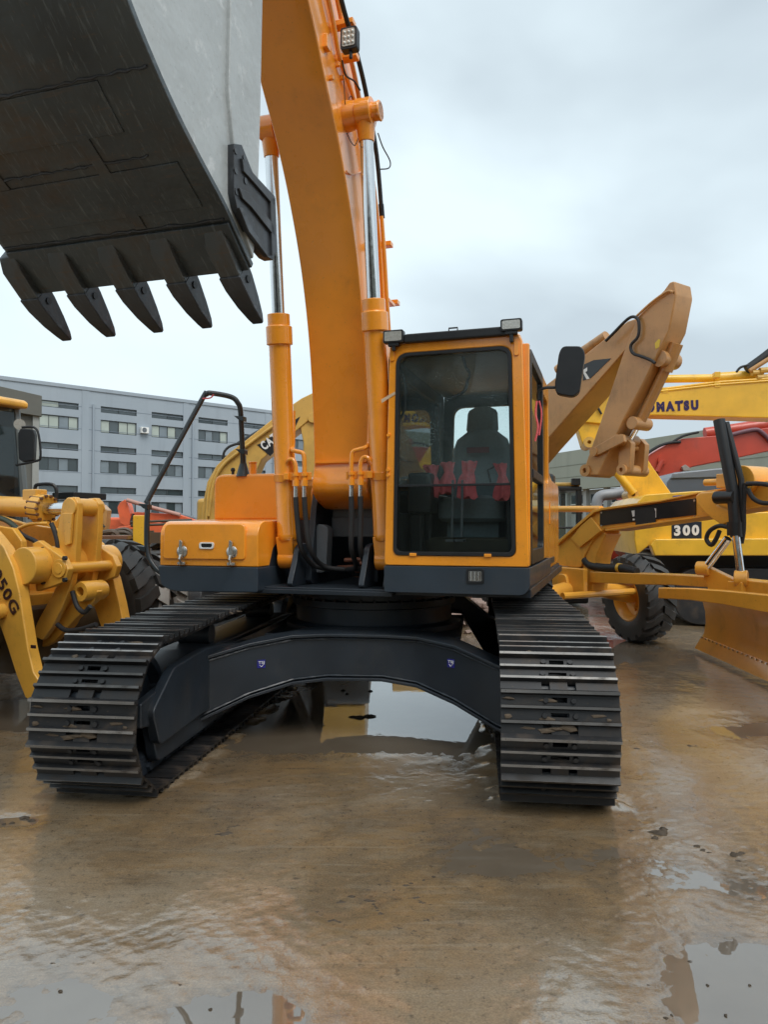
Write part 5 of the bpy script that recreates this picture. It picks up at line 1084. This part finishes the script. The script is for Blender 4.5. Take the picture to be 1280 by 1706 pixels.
# front column, axle
b = MB(); b.prism(FG.pl([(1003, 884), (985, 900), (975, 925), (968, 950), (966, 985), (985, 985), (988, 950), (992, 925), (1008, 890)], 1, -.14), 1, -.12, .14); b.build('front_column', YEL_GRADER, GD, .014)
b = MB(); q = FG.pick(975, 960, 1, -.14); b.prism([(q[0] - .5, q[2] - .18), (q[0] + .1, q[2] - .25), (q[0] + .1, q[2] + .1), (q[0] - .5, q[2] + .1)], 1, -.25, -.18); b.box(q[0] - .55, q[0] - .1, -.22, .2, q[2] + .04, q[2] + .10); b.box(q[0] - .55, q[0] + .05, -.22, .2, q[2] - .26, q[2] - .2)
b.prism(rloop([(q[0] - .35, q[2] - .26), (q[0] - .1, q[2] - .26), (q[0] - .18, q[2] + .02), (q[0] - .32, q[2] + .02)], .06, 3), 1, -.3, -.25); b.build('bolster', YEL_GRADER, GD, .012)
b = MB(); b.tube([(0, -.95, .60), (0, -.3, .72), (0, .3, .72), (0, .95, .60)], .11, 12); b.build('front_axle', YEL_GRADER, GD)
b = MB(); b.tube([FG.loc(at(938, 993, 8.9)), FG.loc(at(1000, 989, 9.2)), FG.loc(at(1056, 985, 9.55))], .042, 10); b.build('tie_rod', YEL_GRADER, GD)
tube_part('hydraulic_hose', FG, [(975, 932), (985, 942), (1010, 946), (1040, 947), (1062, 953)], 1, -.1, .05, RUBBER, GD, 4)
q = FG.pick(1033, 946, 1, -.1); b = MB(); b.cyl((q[0] - .02, -.1, q[2]), (q[0] + .02, -.1, q[2]), .056, n=12); b.build('hose_band', YEL_KOM, GD)
GT = tyre_mesh('tyre', .585, .42, 18, TYRE, .04, .6); GR = rim_mesh(.585, .44, YEL_GRADER)
wheel(GD, (0, .95, .585), radians(90 - 12), GT, GR, radians(-4)); wheel(GD, (0, -1.0, .585), radians(90 - 12), GT, GR, radians(-4), .1)
# drawbar, circle, blade
b = MB(); b.loft([[FG.pick(px, y0, 1, v) for y0, v in ((a_, v0), (c_, v0))] + [FG.pick(px, y0, 1, v0) + np.array([0, .24, 0]) for y0 in (c_, a_)] for px, a_, c_, v0 in ((983, 952, 971, -.14), (1060, 955, 974, -.16), (1120, 957, 975, -.22), (1183, 961, 979, -.3), (1300, 972, 994, -.45))]); b.build('drawbar', YEL_GRADER, GD, .012)
q = FG.pick(981, 959, 1, -.14); b = MB(); b.cyl((q[0] - .1, -.02, q[2]), (q[0] + .05, -.02, q[2]), .075, n=16); b.build('draw_ball', YEL_GRADER, GD)
b = MB(); b.loft([[FG.pick(px, a_, 1, v0), FG.pick(px, c_, 1, v0), FG.pick(px, c_, 1, v0) + np.array([0, .1, 0]), FG.pick(px, a_, 1, v0) + np.array([0, .1, 0])] for px, a_, c_, v0 in ((1097, 979, 997, -.55), (1150, 980, 1000, -.62), (1208, 984, 1008, -.66), (1300, 993, 1025, -.66))]); b.build('blade_circle', YEL_GRADER, GD, .012)
# the blade: a curved mouldboard receding from the right foreground
def blade_pt(px, py, z): 
    r = ray(px, py); t = (z - CAM[2]) / r[2]; return FG.loc(CAM + r * t)
A0 = blade_pt(1162, 1073, .10); B0 = blade_pt(1284, 1126, .10); dirb = (B0 - A0); dirb[2] = 0; LB = np.linalg.norm(dirb); dirb /= LB; B0 = A0 + dirb * 3.2
nb_ = np.array([dirb[1], -dirb[0], 0]); 
if np.dot(nb_, FG.loc(CAM) - A0) < 0: nb_ = -nb_
bl = MB(); secs = []
pf = [(.0, .0), (-.05, .06), (-.085, .14), (-.105, .26), (-.10, .40), (-.07, .52), (-.03, .60)]
for u in np.linspace(0, 3.2, 3):
    o3 = A0 + dirb * u
    secs.append([tuple(o3 + nb_ * f + np.array([0, 0, h])) for f, h in pf] + [tuple(o3 + nb_ * (f - .025) + np.array([0, 0, h])) for f, h in pf[::-1]])
bl.loft(secs); mb_ = bl.build('mouldboard', YEL_GRADER, GD, .004)
b = MB(); secs = []
for u in np.linspace(0, 3.2, 3):
    o3 = A0 + dirb * u; secs.append([tuple(o3 + nb_ * f + np.array([0, 0, h])) for f, h in ((.03, -.05), (-.055, .095), (-.072, .095), (.012, -.05))])
b.loft(secs); b.build('cutting_edge', YEL_GRADER, mb_, .003)
for k in range(28):
    o3 = A0 + dirb * (.06 + k * .115) + nb_ * (-.045) + np.array([0, 0, .085]); b = MB() if k == 0 else b; b.cyl(o3, o3 + nb_ * .012 + np.array([0, 0, .006]), .011, n=6)
b.build('edge_bolts', SILVER, mb_)
# lift cylinders and bracket
tube_part('lift_cylinder', FG, [(1199, 700), (1222, 820), (1228, 895)], 1, -.35, .056, BLACK, GD, 0, 16)
tube_part('lift_cylinder', FG, [(1211, 704), (1236, 800), (1238, 890)], 1, -.30, .030, BLACK, GD, 0, 10)
tube_part('piston_rod', FG, [(1227, 893), (1236, 962)], 1, -.37, .038, CHROME, GD); tube_part('piston_rod', FG, [(1214, 897), (1176, 948)], 1, -.40, .038, CHROME, GD)
q = FG.pick(1236, 965, 1, -.37); b = MB(); b.cyl((q[0] - .05, -.40, q[2]), (q[0] + .05, -.34, q[2]), .085, n=16); b.box(q[0] - .1, q[0] + .06, -.44, -.32, q[2] - .12, q[2] - .02); b.build('rod_eye', YEL_GRADER, GD, .01)
q = FG.pick(1173, 947, 1, -.40); b = MB(); b.cyl((q[0] - .06, -.42, q[2]), (q[0] + .06, -.38, q[2]), .07, n=16); b.build('rod_eye', YEL_GRADER, GD, .01)
poly_part('lift_lug', FG, [(1173, 950), (1182, 944), (1232, 968), (1235, 985), (1185, 985)], 1, -.35, -.38, -.30, YEL_GRADER, GD, .008)
q = FG.pick(1225, 875, 1, -.35); b = MB(); b.cyl((q[0], -.35, q[2] - .1), (q[0], -.35, q[2] + .03), .070, n=18); b.build('cylinder_gland', BLACK, GD)
poly_part('lift_bracket', FG, [(1163, 826), (1172, 820), (1198, 818), (1200, 840), (1222, 850), (1222, 870), (1208, 876), (1182, 858), (1165, 838)], 1, -.30, -.34, -.10, YEL_GRADER, GD, .02)
tube_part('bracket_pivot', FG, [(1194, 829), (1226, 828)], 1, -.37, .062, BLACK, GD)
q = FG.pick(1250, 800, 1, -.1); b = MB(); b.cyl((q[0], -.22, q[2]), (q[0], .1, q[2]), .14, n=24); b.build('circle_motor', YEL_GRADER, GD, .01)
tube_part('motor_shaft', FG, [(1176, 804), (1205, 803), (1232, 801)], 1, -.15, .035, YEL_GRADER, GD); q = FG.pick(1205, 803, 1, -.15); b = MB(); b.box(q[0] - .04, q[0] + .12, -.2, -.1, q[2] - .06, q[2] + .08); b.build('motor_block', YEL_GRADER, GD, .01)
for k, pp in enumerate(([(1243, 805), (1240, 840), (1240, 880), (1236, 905)], [(1247, 815), (1256, 830), (1272, 838), (1300, 838)], [(1245, 806), (1270, 806), (1300, 812)], [(1218, 880), (1200, 876), (1184, 884), (1178, 898), (1186, 908), (1194, 898), (1200, 884)])): tube_part('hydraulic_hose', FG, pp, 1, -.30 - .02 * k, .022, RUBBER, GD, 4)
tube_part('oil_pipe', FG, [(926, 848), (960, 848), (1003, 848)], 1, -.05, .04, YEL_GRADER, GD)

# rear of the grader, just outside the picture
qe = FG.pick(1299, 820, 1, -.14)
b = MB(); b.prism([(qe[0] - .05, qe[2] - .16), (qe[0] + 1.6, qe[2] - .22), (qe[0] + 1.6, qe[2] + .14), (qe[0] - .05, qe[2] + .12)], 1, -.13, .15); b.build('rear_frame', YEL_GRADER, GD, .012)
b = MB(); b.prism(rloop([(qe[0] + 2.6, .9), (qe[0] + 5.0, .9), (qe[0] + 4.9, 2.0), (qe[0] + 2.6, 2.1)], .1, 4), 1, -.6, .6); b.box(qe[0] + 1.0, qe[0] + 2.7, -.5, .5, .9, 1.5); b.build('engine_cover', YEL_GRADER, GD, .03)
b = MB(); b.box(qe[0] + 1.1, qe[0] + 2.5, -.6, .6, 3.0, 3.12); b.build('cab_roof', YEL_GRADER, GD, .03)
for xx in (1.15, 2.45):
    for yy in (-.55, .55): b = MB(); b.box(qe[0] + xx - .05, qe[0] + xx + .05, yy - .05, yy + .05, 1.5, 3.0); b.build('cab_pillar', BLACK, GD)
b = MB(); b.box(qe[0] + 1.2, qe[0] + 2.4, -.56, -.55, 1.5, 3.0); b.build('cab_window', GLASS_DARK, GD)
for xx in (2.7, 4.2):
    for yy in (-.95, .95): wheel(GD, (qe[0] + xx, yy, .585), radians(90), GT, GR)
# ================================================================== FAR LEFT EXCAVATORS
AF = Fr((at(240, 860, 26)[0], 26.0), 0)
AX = thing('excavator', 'small orange red excavator far back below the grey building', 'excavator', AF)
poly_part('arm', AF, [(199, 846), (203, 838), (212, 832), (217, 842), (223, 868), (220, 876), (212, 877), (204, 872)], 1, 0, -.25, .25, REDOR, AX, .03)
poly_part('boom', AF, [(221, 855), (230, 853), (300, 857), (345, 872), (345, 900), (300, 874), (240, 868), (222, 868)], 1, 0, -.2, .2, REDOR, AX, .03)
poly_part('boom', AF, [(178, 905), (200, 878), (215, 876), (248, 868), (275, 872), (300, 880), (280, 890), (235, 892), (215, 900), (200, 910)], 1, -1, -1.2, -.8, REDOR, AX, .03)
tube_part('arm_cylinder', AF, [(211, 833), (255, 846), (300, 858)], 1, -.3, .07, plain('pinkish_rod', (.45, .25, .2), .4), AX)
tube_part('hydraulic_hose', AF, [(222, 856), (218, 870), (224, 882), (216, 888)], 1, -.3, .04, RUBBER, AX, 4)
b = MB(); q = AF.pick(300, 895, 1, 1); b.box(q[0] - 2.5, q[0] + 1.5, .5, 3.5, .9, 1.9); b.build('house', REDOR, AX, .1); b = MB(); b.box(q[0] - 2.7, q[0] + 1.6, -.3, 3.6, .05, .95); b.build('crawler', STEEL, AX, .1)
b = MB(); q = AF.pick(255, 880, 1, -1.5); b.prism([(q[0] - .8, .6), (q[0] + 1.5, .6), (q[0] + 1.0, 1.9), (q[0] + .2, 2.1)], 1, .0, .4); b.build('grey_guard', GREY, AX, .05)
BF = Fr((at(165, 860, 23)[0], 23.0), 0)
BX = thing('excavator', 'small ochre excavator arm far back beside the orange red one', 'excavator', BF)
poly_part('arm', BF, [(152, 862), (160, 850), (172, 840), (182, 850), (180, 872), (176, 892), (164, 890), (158, 872)], 1, 0, -.2, .2, TAN, BX, .03)
poly_part('boom', BF, [(120, 868), (154, 856), (160, 872), (150, 885), (120, 900)], 1, .1, -.1, .3, TAN, BX, .03); tube_part('arm_cylinder', BF, [(130, 858), (168, 843)], 1, -.2, .05, CHROME, BX)
tube_part('hydraulic_hose', BF, [(154, 862), (162, 862), (168, 872), (174, 878)], 1, -.25, .03, RUBBER, BX, 4)
b = MB(); q = BF.pick(160, 890, 1, 0); b.box(q[0] - 1.2, q[0] + 1, .2, 2.2, .06, 1.35); b.build('house', plain('olive_drab', (.05, .055, .03), .6), BX, .05)
b = MB(); q = BF.loc(at(180, 912, 18)); b.box(q[0] - 1.5, q[0] + 2.5, q[1], q[1] + 1.5, .35, .95); b.build('chassis', YEL_OLD, BX, .05); b = MB(); b.box(q[0] - 1.6, q[0] + 2.6, q[1] - .2, q[1] + 1.7, .05, .5); b.build('crawler', STEEL, BX, .05)

for o_ex in (KX, RX, OX, DX, AX, BX): o_ex['group'] = 'excavators parked around the yard'
# rubble behind the slew ring
b = MB(); cpt = at(775, 1010, 11.5)
ROCK = plain('broken_stone', (.30, .215, .18), .8, 0, .3, 5, .6, .02)
for k in range(46):
    r_ = rng.uniform(.06, .22); a = rng.uniform(0, 2 * pi); rad = abs(rng.normal(0, .55)); z = max(.02, .62 - rad * .62) * rng.uniform(.3, 1)
    o3 = np.array([cpt[0] + rad * cos(a), cpt[1] + rad * sin(a), z]); vs_ = []
    for i in range(14):
        d3 = rng.normal(0, 1, 3); d3 /= np.linalg.norm(d3); vs_.append(o3 + d3 * r_ * rng.uniform(.7, 1.1) * np.array([1.3, 1, .7]))
    bm = bmesh.new(); [bm.verts.new(v) for v in vs_]; res = bmesh.ops.convex_hull(bm, input=bm.verts); bm.verts.ensure_lookup_table()
    bmesh.ops.delete(bm, geom=[v for v in bm.verts if not v.link_faces], context='VERTS'); bm.verts.index_update(); b.add([v.co[:] for v in bm.verts], [tuple(v.index for v in f.verts) for f in bm.faces]); bm.free()
rub = b.build('rubble', ROCK, None, angle=20); tag(rub, 'heap of broken pinkish brown stone behind the slew ring', kind='stuff')
# clods of dark mud on the concrete
CLOD = plain('dark_mud', (.06, .042, .026), .7, 0, .4, 30, .8, .01)
b = MB()
def clod(px, py, r_):
    o3 = at(px, py, 1); dr = ray(px, py); o3 = CAM + dr * (-CAM[2] / dr[2]); n = 12
    loops = []; ph = rng.uniform(0, 6, 3); ex_, ey_ = rng.uniform(.7, 1.5), rng.uniform(.5, 1.0)
    for i in range(5):
        u = i / 4; rr = r_ * math.sqrt(max(.02, 1 - u ** 2)); loops.append([(o3[0] + rr * ex_ * (1 + .35 * sin(2 * a + ph[0]) + .3 * sin(5 * a + ph[1] + u * 3)) * cos(a), o3[1] + rr * ey_ * (1 + .4 * sin(3 * a + ph[2])) * sin(a), -.003 + r_ * .5 * u * (1 + .3 * sin(3 * a + ph[1]))) for a in [2 * pi * k / n for k in range(n)]])
    b.loft(loops)
for px, py, r_ in ((1098, 1388, .030), (1106, 1382, .026), (1092, 1396, .022), (1162, 1410, .018), (1172, 1416, .014), (1182, 1420, .010), (1226, 1424, .022), (1236, 1422, .02), (1232, 1434, .010), (1060, 1248, .02), (1150, 1243, .018), (1160, 1243, .014), (1198, 1298, .022), (1218, 1303, .016), (1044, 1352, .01), (1052, 1384, .012), (40, 1362, .02), (46, 1364, .014), (52, 1366, .014), (20, 1370, .010), (6, 1372, .012), (372, 1390, .02), (380, 1388, .018), (362, 1390, .012), (600, 1195, .03), (615, 1193, .03), (590, 1194, .02), (572, 1150, .02), (578, 1156, .018), (617, 1151, .02), (745, 1690, .018), (752, 1698, .014), (665, 1548, .014), (690, 1552, .012), (520, 1500, .010), (87, 1604, .006), (155, 1604, .006), (100, 1650, .008), (60, 1580, .006), (300, 1640, .006), (350, 1680, .006), (240, 1590, .005), (1110, 1695, .008), (1120, 1690, .006), (1180, 1640, .006), (1250, 1640, .006), (1005, 1650, .006), (1150, 1600, .005), (1080, 1640, .005), (1210, 1690, .007), (960, 1600, .006), (860, 1410, .006), (560, 1440, .006), (430, 1420, .006), (200, 1450, .006)): clod(px, py, r_)
def smear(p0, p1, w, n=9):
    for k in range(n):
        u = (k + rng.uniform(-.3, .3)) / (n - 1)
        if rng.rand() < .2: continue
        clod(p0[0] + (p1[0] - p0[0]) * u + rng.uniform(-3, 3), p0[1] + (p1[1] - p0[1]) * u + rng.uniform(-2.5, 2.5), w * rng.uniform(.4, 1))
for a_, c_, w_ in (((515, 1525), (650, 1468), .014), ((600, 1505), (720, 1460), .012), ((545, 1530), (572, 1542), .014), ((620, 1500), (640, 1525), .010), ((660, 1548), (700, 1560), .014), ((690, 1495), (715, 1510), .010), ((700, 1535), (730, 1528), .014), ((500, 1560), (530, 1580), .010), ((735, 1680), (765, 1700), .014), ((360, 1388), (420, 1365), .012), ((220, 1375), (270, 1362), .010)): smear(a_, c_, w_)
cl_ = b.build('mud_clods', CLOD, None, angle=60); tag(cl_, 'clods of dark mud scattered on the wet concrete', kind='stuff')

# ================================================================== BUILDINGS
def facade_material(name, c0, c1):
    m, nt, N, L, P = mat_new(name); v = coords(N, L); a = noise(N, L, v, .12, 3); s_ = noise(N, L, coords(N, L, (.7, .7, .06)), 1.0, 4, .6)
    c = mixc(N, L, ramp(N, L, a, [(.35, 0), (.65, 1)]), c0, c1); c = mixc(N, L, math_(N, L, 'MULTIPLY', ramp(N, L, s_, [(.52, 0), (.75, 1)]), .35), c, tuple(x * .72 for x in c0)); L.new(c, P.inputs['Base Color']); P.inputs['Roughness'].default_value = .75; return m
WALL = facade_material('grey_facade', (.315, .365, .415), (.35, .395, .44))
FRAME = plain('window_frame_dark', (.05, .06, .065), .5)
def pane_mat(name, col, rough=.08): 
    m, nt, N, L, P = mat_new(name); v = coords(N, L); a = noise(N, L, v, .5, 3); L.new(mixc(N, L, a, tuple(x * .7 for x in col), tuple(x * 1.25 for x in col)), P.inputs['Base Color']); P.inputs['Roughness'].default_value = rough; P.inputs['Specular IOR Level'].default_value = .6; return m
PANES = [pane_mat('pane_dark', (.035, .05, .055)), pane_mat('pane_slate', (.07, .09, .10)), pane_mat('pane_pale', (.42, .47, .42), .3), pane_mat('pane_curtain', (.20, .24, .27), .3)]
A_ = at(0, 626, 80); B_ = at(455, 685, 104); ang = math.degrees(math.atan2(B_[1] - A_[1], B_[0] - A_[0]))
WF_ = Fr((A_[0], A_[1]), ang)
BL = thing('office_building', 'long grey five storey building with rows of dark windows behind the yard', 'building', WF_)
ztop = A_[2]
b = MB(); b.box(-34, 62, .3, 16, 0, ztop - .4); wall = b.build('wall', WALL, BL)
b = MB(); b.box(-34.2, 62.2, -.12, 16.2, ztop - .4, ztop); b.build('roof_parapet', WALL, BL)
cols = [(64, 130), (167, 227), (252, 305.5), (330, 379), (403, 445)]
def fx(px): return WF_.pick(px, 760, 1, 0)[0]
cx = [(fx(a), fx(c)) for a, c in cols]; pitch_c = (cx[3][0] - cx[1][0]) / 2; wcol = np.mean([c - a for a, c in cx[1:4]])
cxs = [(cx[1][0] + k * pitch_c, cx[1][0] + k * pitch_c + wcol) for k in range(-6, 9)]; cxs[6 - 1] = cx[0]; cxs[6] = cx[1]; cxs[7] = cx[2]; cxs[8] = cx[3]; cxs[9] = cx[4]
rows = [(676.5, 687), (699, 720.5), (743, 754), (766.7, 788), (811, 822), (834, 856)]
rz = [tuple(WF_.pick(167, y, 1, 0)[2] for y in r) for r in rows]
rz += [(rz[4][0] - (rz[2][0] - rz[4][0]), rz[4][1] - (rz[2][0] - rz[4][0])), (rz[5][0] - (rz[2][0] - rz[4][0]), rz[5][1] - (rz[2][0] - rz[4][0]))]
edges = [0.0] + sorted([z for r_ in rz for z in r_ if z > .3]) + [ztop - .4]
zs_ = sorted([(z0, z1) for z1, z0 in rz if z0 > .3]); prev = 0.0; xs_ = sorted(cxs)
for z0, z1 in zs_ + [(ztop - .4, None)]:
    b = MB(); b.box(-34, 62, 0, .3, prev, z0); b.build('spandrel', WALL, wall)
    if z1 is not None:
        px0 = -34.0; b = MB()
        for k, (xa, xb2) in enumerate(xs_ + [(62.0, None)]):
            if xa > px0: b.box(px0, xa, .002, .3, z0, z1)
            if xb2 is not None: px0 = xb2
        b.build('pier_band', WALL, wall)['kind'] = 'stuff'
        prev = z1
for ci, (xa, xb2) in enumerate(cxs):
    for ri, (z1, z0) in enumerate(rz):
        if z0 < .3: continue
        b = MB(); fw = .09
        b.ring([(xa, z0), (xb2, z0), (xb2, z1), (xa, z1)], [(xa + fw, z0 + fw), (xb2 - fw, z0 + fw), (xb2 - fw, z1 - fw), (xa + fw, z1 - fw)], 1, .12, .24)
        tall = ri % 2 == 1; npane = 4 if tall else 2
        for k in range(1, npane): x = xa + (xb2 - xa) * k / npane; wd = .09 if k * 2 == npane else .05; b.box(x - wd / 2, x + wd / 2, .13, .2, z0 + fw, z1 - fw)
        win = b.build('window', FRAME, BL)
        for k in range(npane):
            x0 = xa + (xb2 - xa) * k / npane + .03; x1 = xa + (xb2 - xa) * (k + 1) / npane - .03
            if tall and ri == 1: mt = PANES[[2, 2, 3, 2, 1][(ci * 3 + k) % 5]] if ci < 8 else PANES[[1, 3, 1, 2][(ci + k) % 4]]
            elif tall: mt = PANES[[3, 0, 3, 0, 1][(ci * 2 + k + ri) % 5]]
            else: mt = PANES[1 if (ci + ri + k) % 4 else 0] if not (ci == 5 and ri == 0 and k == 0) else PANES[2]
            b = MB(); b.box(x0, x1, .19, .21, z0 + fw * .8, z1 - fw * .8); b.build('pane', mt, win)
# panel joints, downpipes, air-conditioner
JOINT = facade_material('facade_joint', (.17, .205, .25), (.19, .22, .26))
for py in (689, 724, 757, 793, 826): 
    z = WF_.pick(240, py, 1, 0)[2]; b = MB(); b.box(-34, 62, -.012, .01, z - .03, z + .03); b.build('panel_joint', JOINT, wall)
for px in (154, 320, 455): 
    x = fx(px); b = MB(); b.cyl((x, -.15, 0), (x, -.15, ztop - 2.0), .12, n=10); b.build('downpipe', facade_material('pipe_grey', (.30, .35, .40), (.33, .38, .43)), wall)
    b = MB(); b.box(x - 1.3, x - .5, -.05, .02, 0, ztop - .4); b.build('pilaster', WALL, wall)
x = fx(232); z = WF_.pick(236, 722, 1, 0)[2]; b = MB(); b.box(x, x + 1.0, -.5, -.05, z, z + .75); b.build('air_conditioner', WHITE, BL, .03); b = MB(); b.lathe([(.28, 0), (.30, .02), (.0, .02)], (x + .4, -.5, z + .38), (0, -1, 0), 18); b.build('fan_grille', GREY, BL)
# tarpaulin shed behind the loader cab
TF = Fr((at(62, 800, 15)[0], 15.0), 27.5)
TS = thing('storage_shed', 'olive grey canvas shed behind the wheel loader cab', 'shed', TF)
TARP = plain('canvas', (.13, .13, .115), .8, 0, .15, 1.5, .3, .05)
zt2 = at(62, 662, 15)[2]
b = MB(); b.prism([(-4, .0), (0, .0), (0, zt2), (-4, zt2 + .62)], 1, 0, 3.5); b.build('canvas_wall', TARP, TS, .02)
b = MB(); b.box(-.10, .02, -.06, 0.02, 0, zt2); b.build('corner_post', plain('post_grey', (.32, .33, .31), .6), TS)
z = at(40, 695, 15)[2]; b = MB(); b.prism([(-4, zt2 + .7), (.06, zt2 + .02), (.06, z), (-1.0, z + .12), (-4, z + .45)], 1, -.12, -.02); b.build('canvas_valance', TARP, TS, .01)
b = MB(); b.box(-3.9, -.3, -.02, -.005, .3, z - .1); b.build('doorway', DECAL, TS)
# warehouse at right
R0 = at(902, 759, 76); R1 = at(1280, 700, 51); ang2 = math.degrees(math.atan2(R1[1] - R0[1], R1[0] - R0[0]))
HF = Fr((R0[0], R0[1]), ang2); zt3 = R0[2]
WH = thing('warehouse', 'low olive grey warehouse with a deep blank fascia behind the machines', 'building', HF)
FAS = facade_material('olive_fascia', (.37, .385, .31), (.42, .43, .36))
zf = HF.pick(953, 816, 1, 0)[2]
b = MB(); b.box(-30, 60, 0, 1.2, zf, zt3); fa = b.build('fascia', FAS, WH)
for py in (778, 797): 
    z = HF.pick(930, py, 1, 0)[2]; b = MB(); b.box(-30, 60, -.02, .01, z - .03, z + .03); b.build('panel_joint', facade_material('fascia_joint', (.22, .23, .18), (.24, .25, .2)), fa)
b = MB(); b.box(-30, 60, 1.0, 14, 0, zf - .05); b.build('wall', facade_material('pale_wall', (.34, .35, .34), (.40, .41, .40)), WH)
for k in range(-8, 20):
    x = k * 3.0; b = MB(); b.box(x, x + .5, .6, 1.0, 0, zf); b.build('column', WALL if False else facade_material('column_grey', (.40, .41, .40), (.44, .45, .43)), WH) if k == -8 else link('column', bpy.data.meshes['column'], WH).__setattr__('location', ((k + 8) * 3.0, 0, 0))
    b = MB()
    if k == -8:
        b.box(x + .8, x + 2.7, .93, .99, zf - 2.3, zf - .5); w0 = b.build('window', PANES[0], WH); b = MB(); b.box(x + .7, x + 2.8, .90, .93, zf - 1.45, zf - 1.35); b.box(x + 1.7, x + 1.78, .9, .93, zf - 2.3, zf - .5); f0 = b.build('frame', WHITE, w0)
    else:
        w1 = link('window', w0.data, WH); w1.location = ((k + 8) * 3.0, 0, 0); link('frame', f0.data, w1)

# building added behind the camera to block low sky and darken reflections (seen only as a reflection in glass and paint)
NB = thing('sky_blocker_building', 'long grey green building added unseen behind the camera to darken reflections', 'building', None, (0, -17, 0))
b = MB(); b.box(-45, 45, -12, 0, 0, 6.5); b.build('wall', facade_material('blocker_wall', (.20, .21, .17), (.25, .26, .21)), NB)
b = MB(); b.box(-45.3, 45.3, -12.3, .4, 6.5, 6.9); b.build('roof_edge', WALL, NB)
for k in range(9):
    b = MB(); x = -40 + k * 9.5; b.box(x, x + 5, .0, .08, .05, 4.2); b.build('blocker_door', GREY, NB)
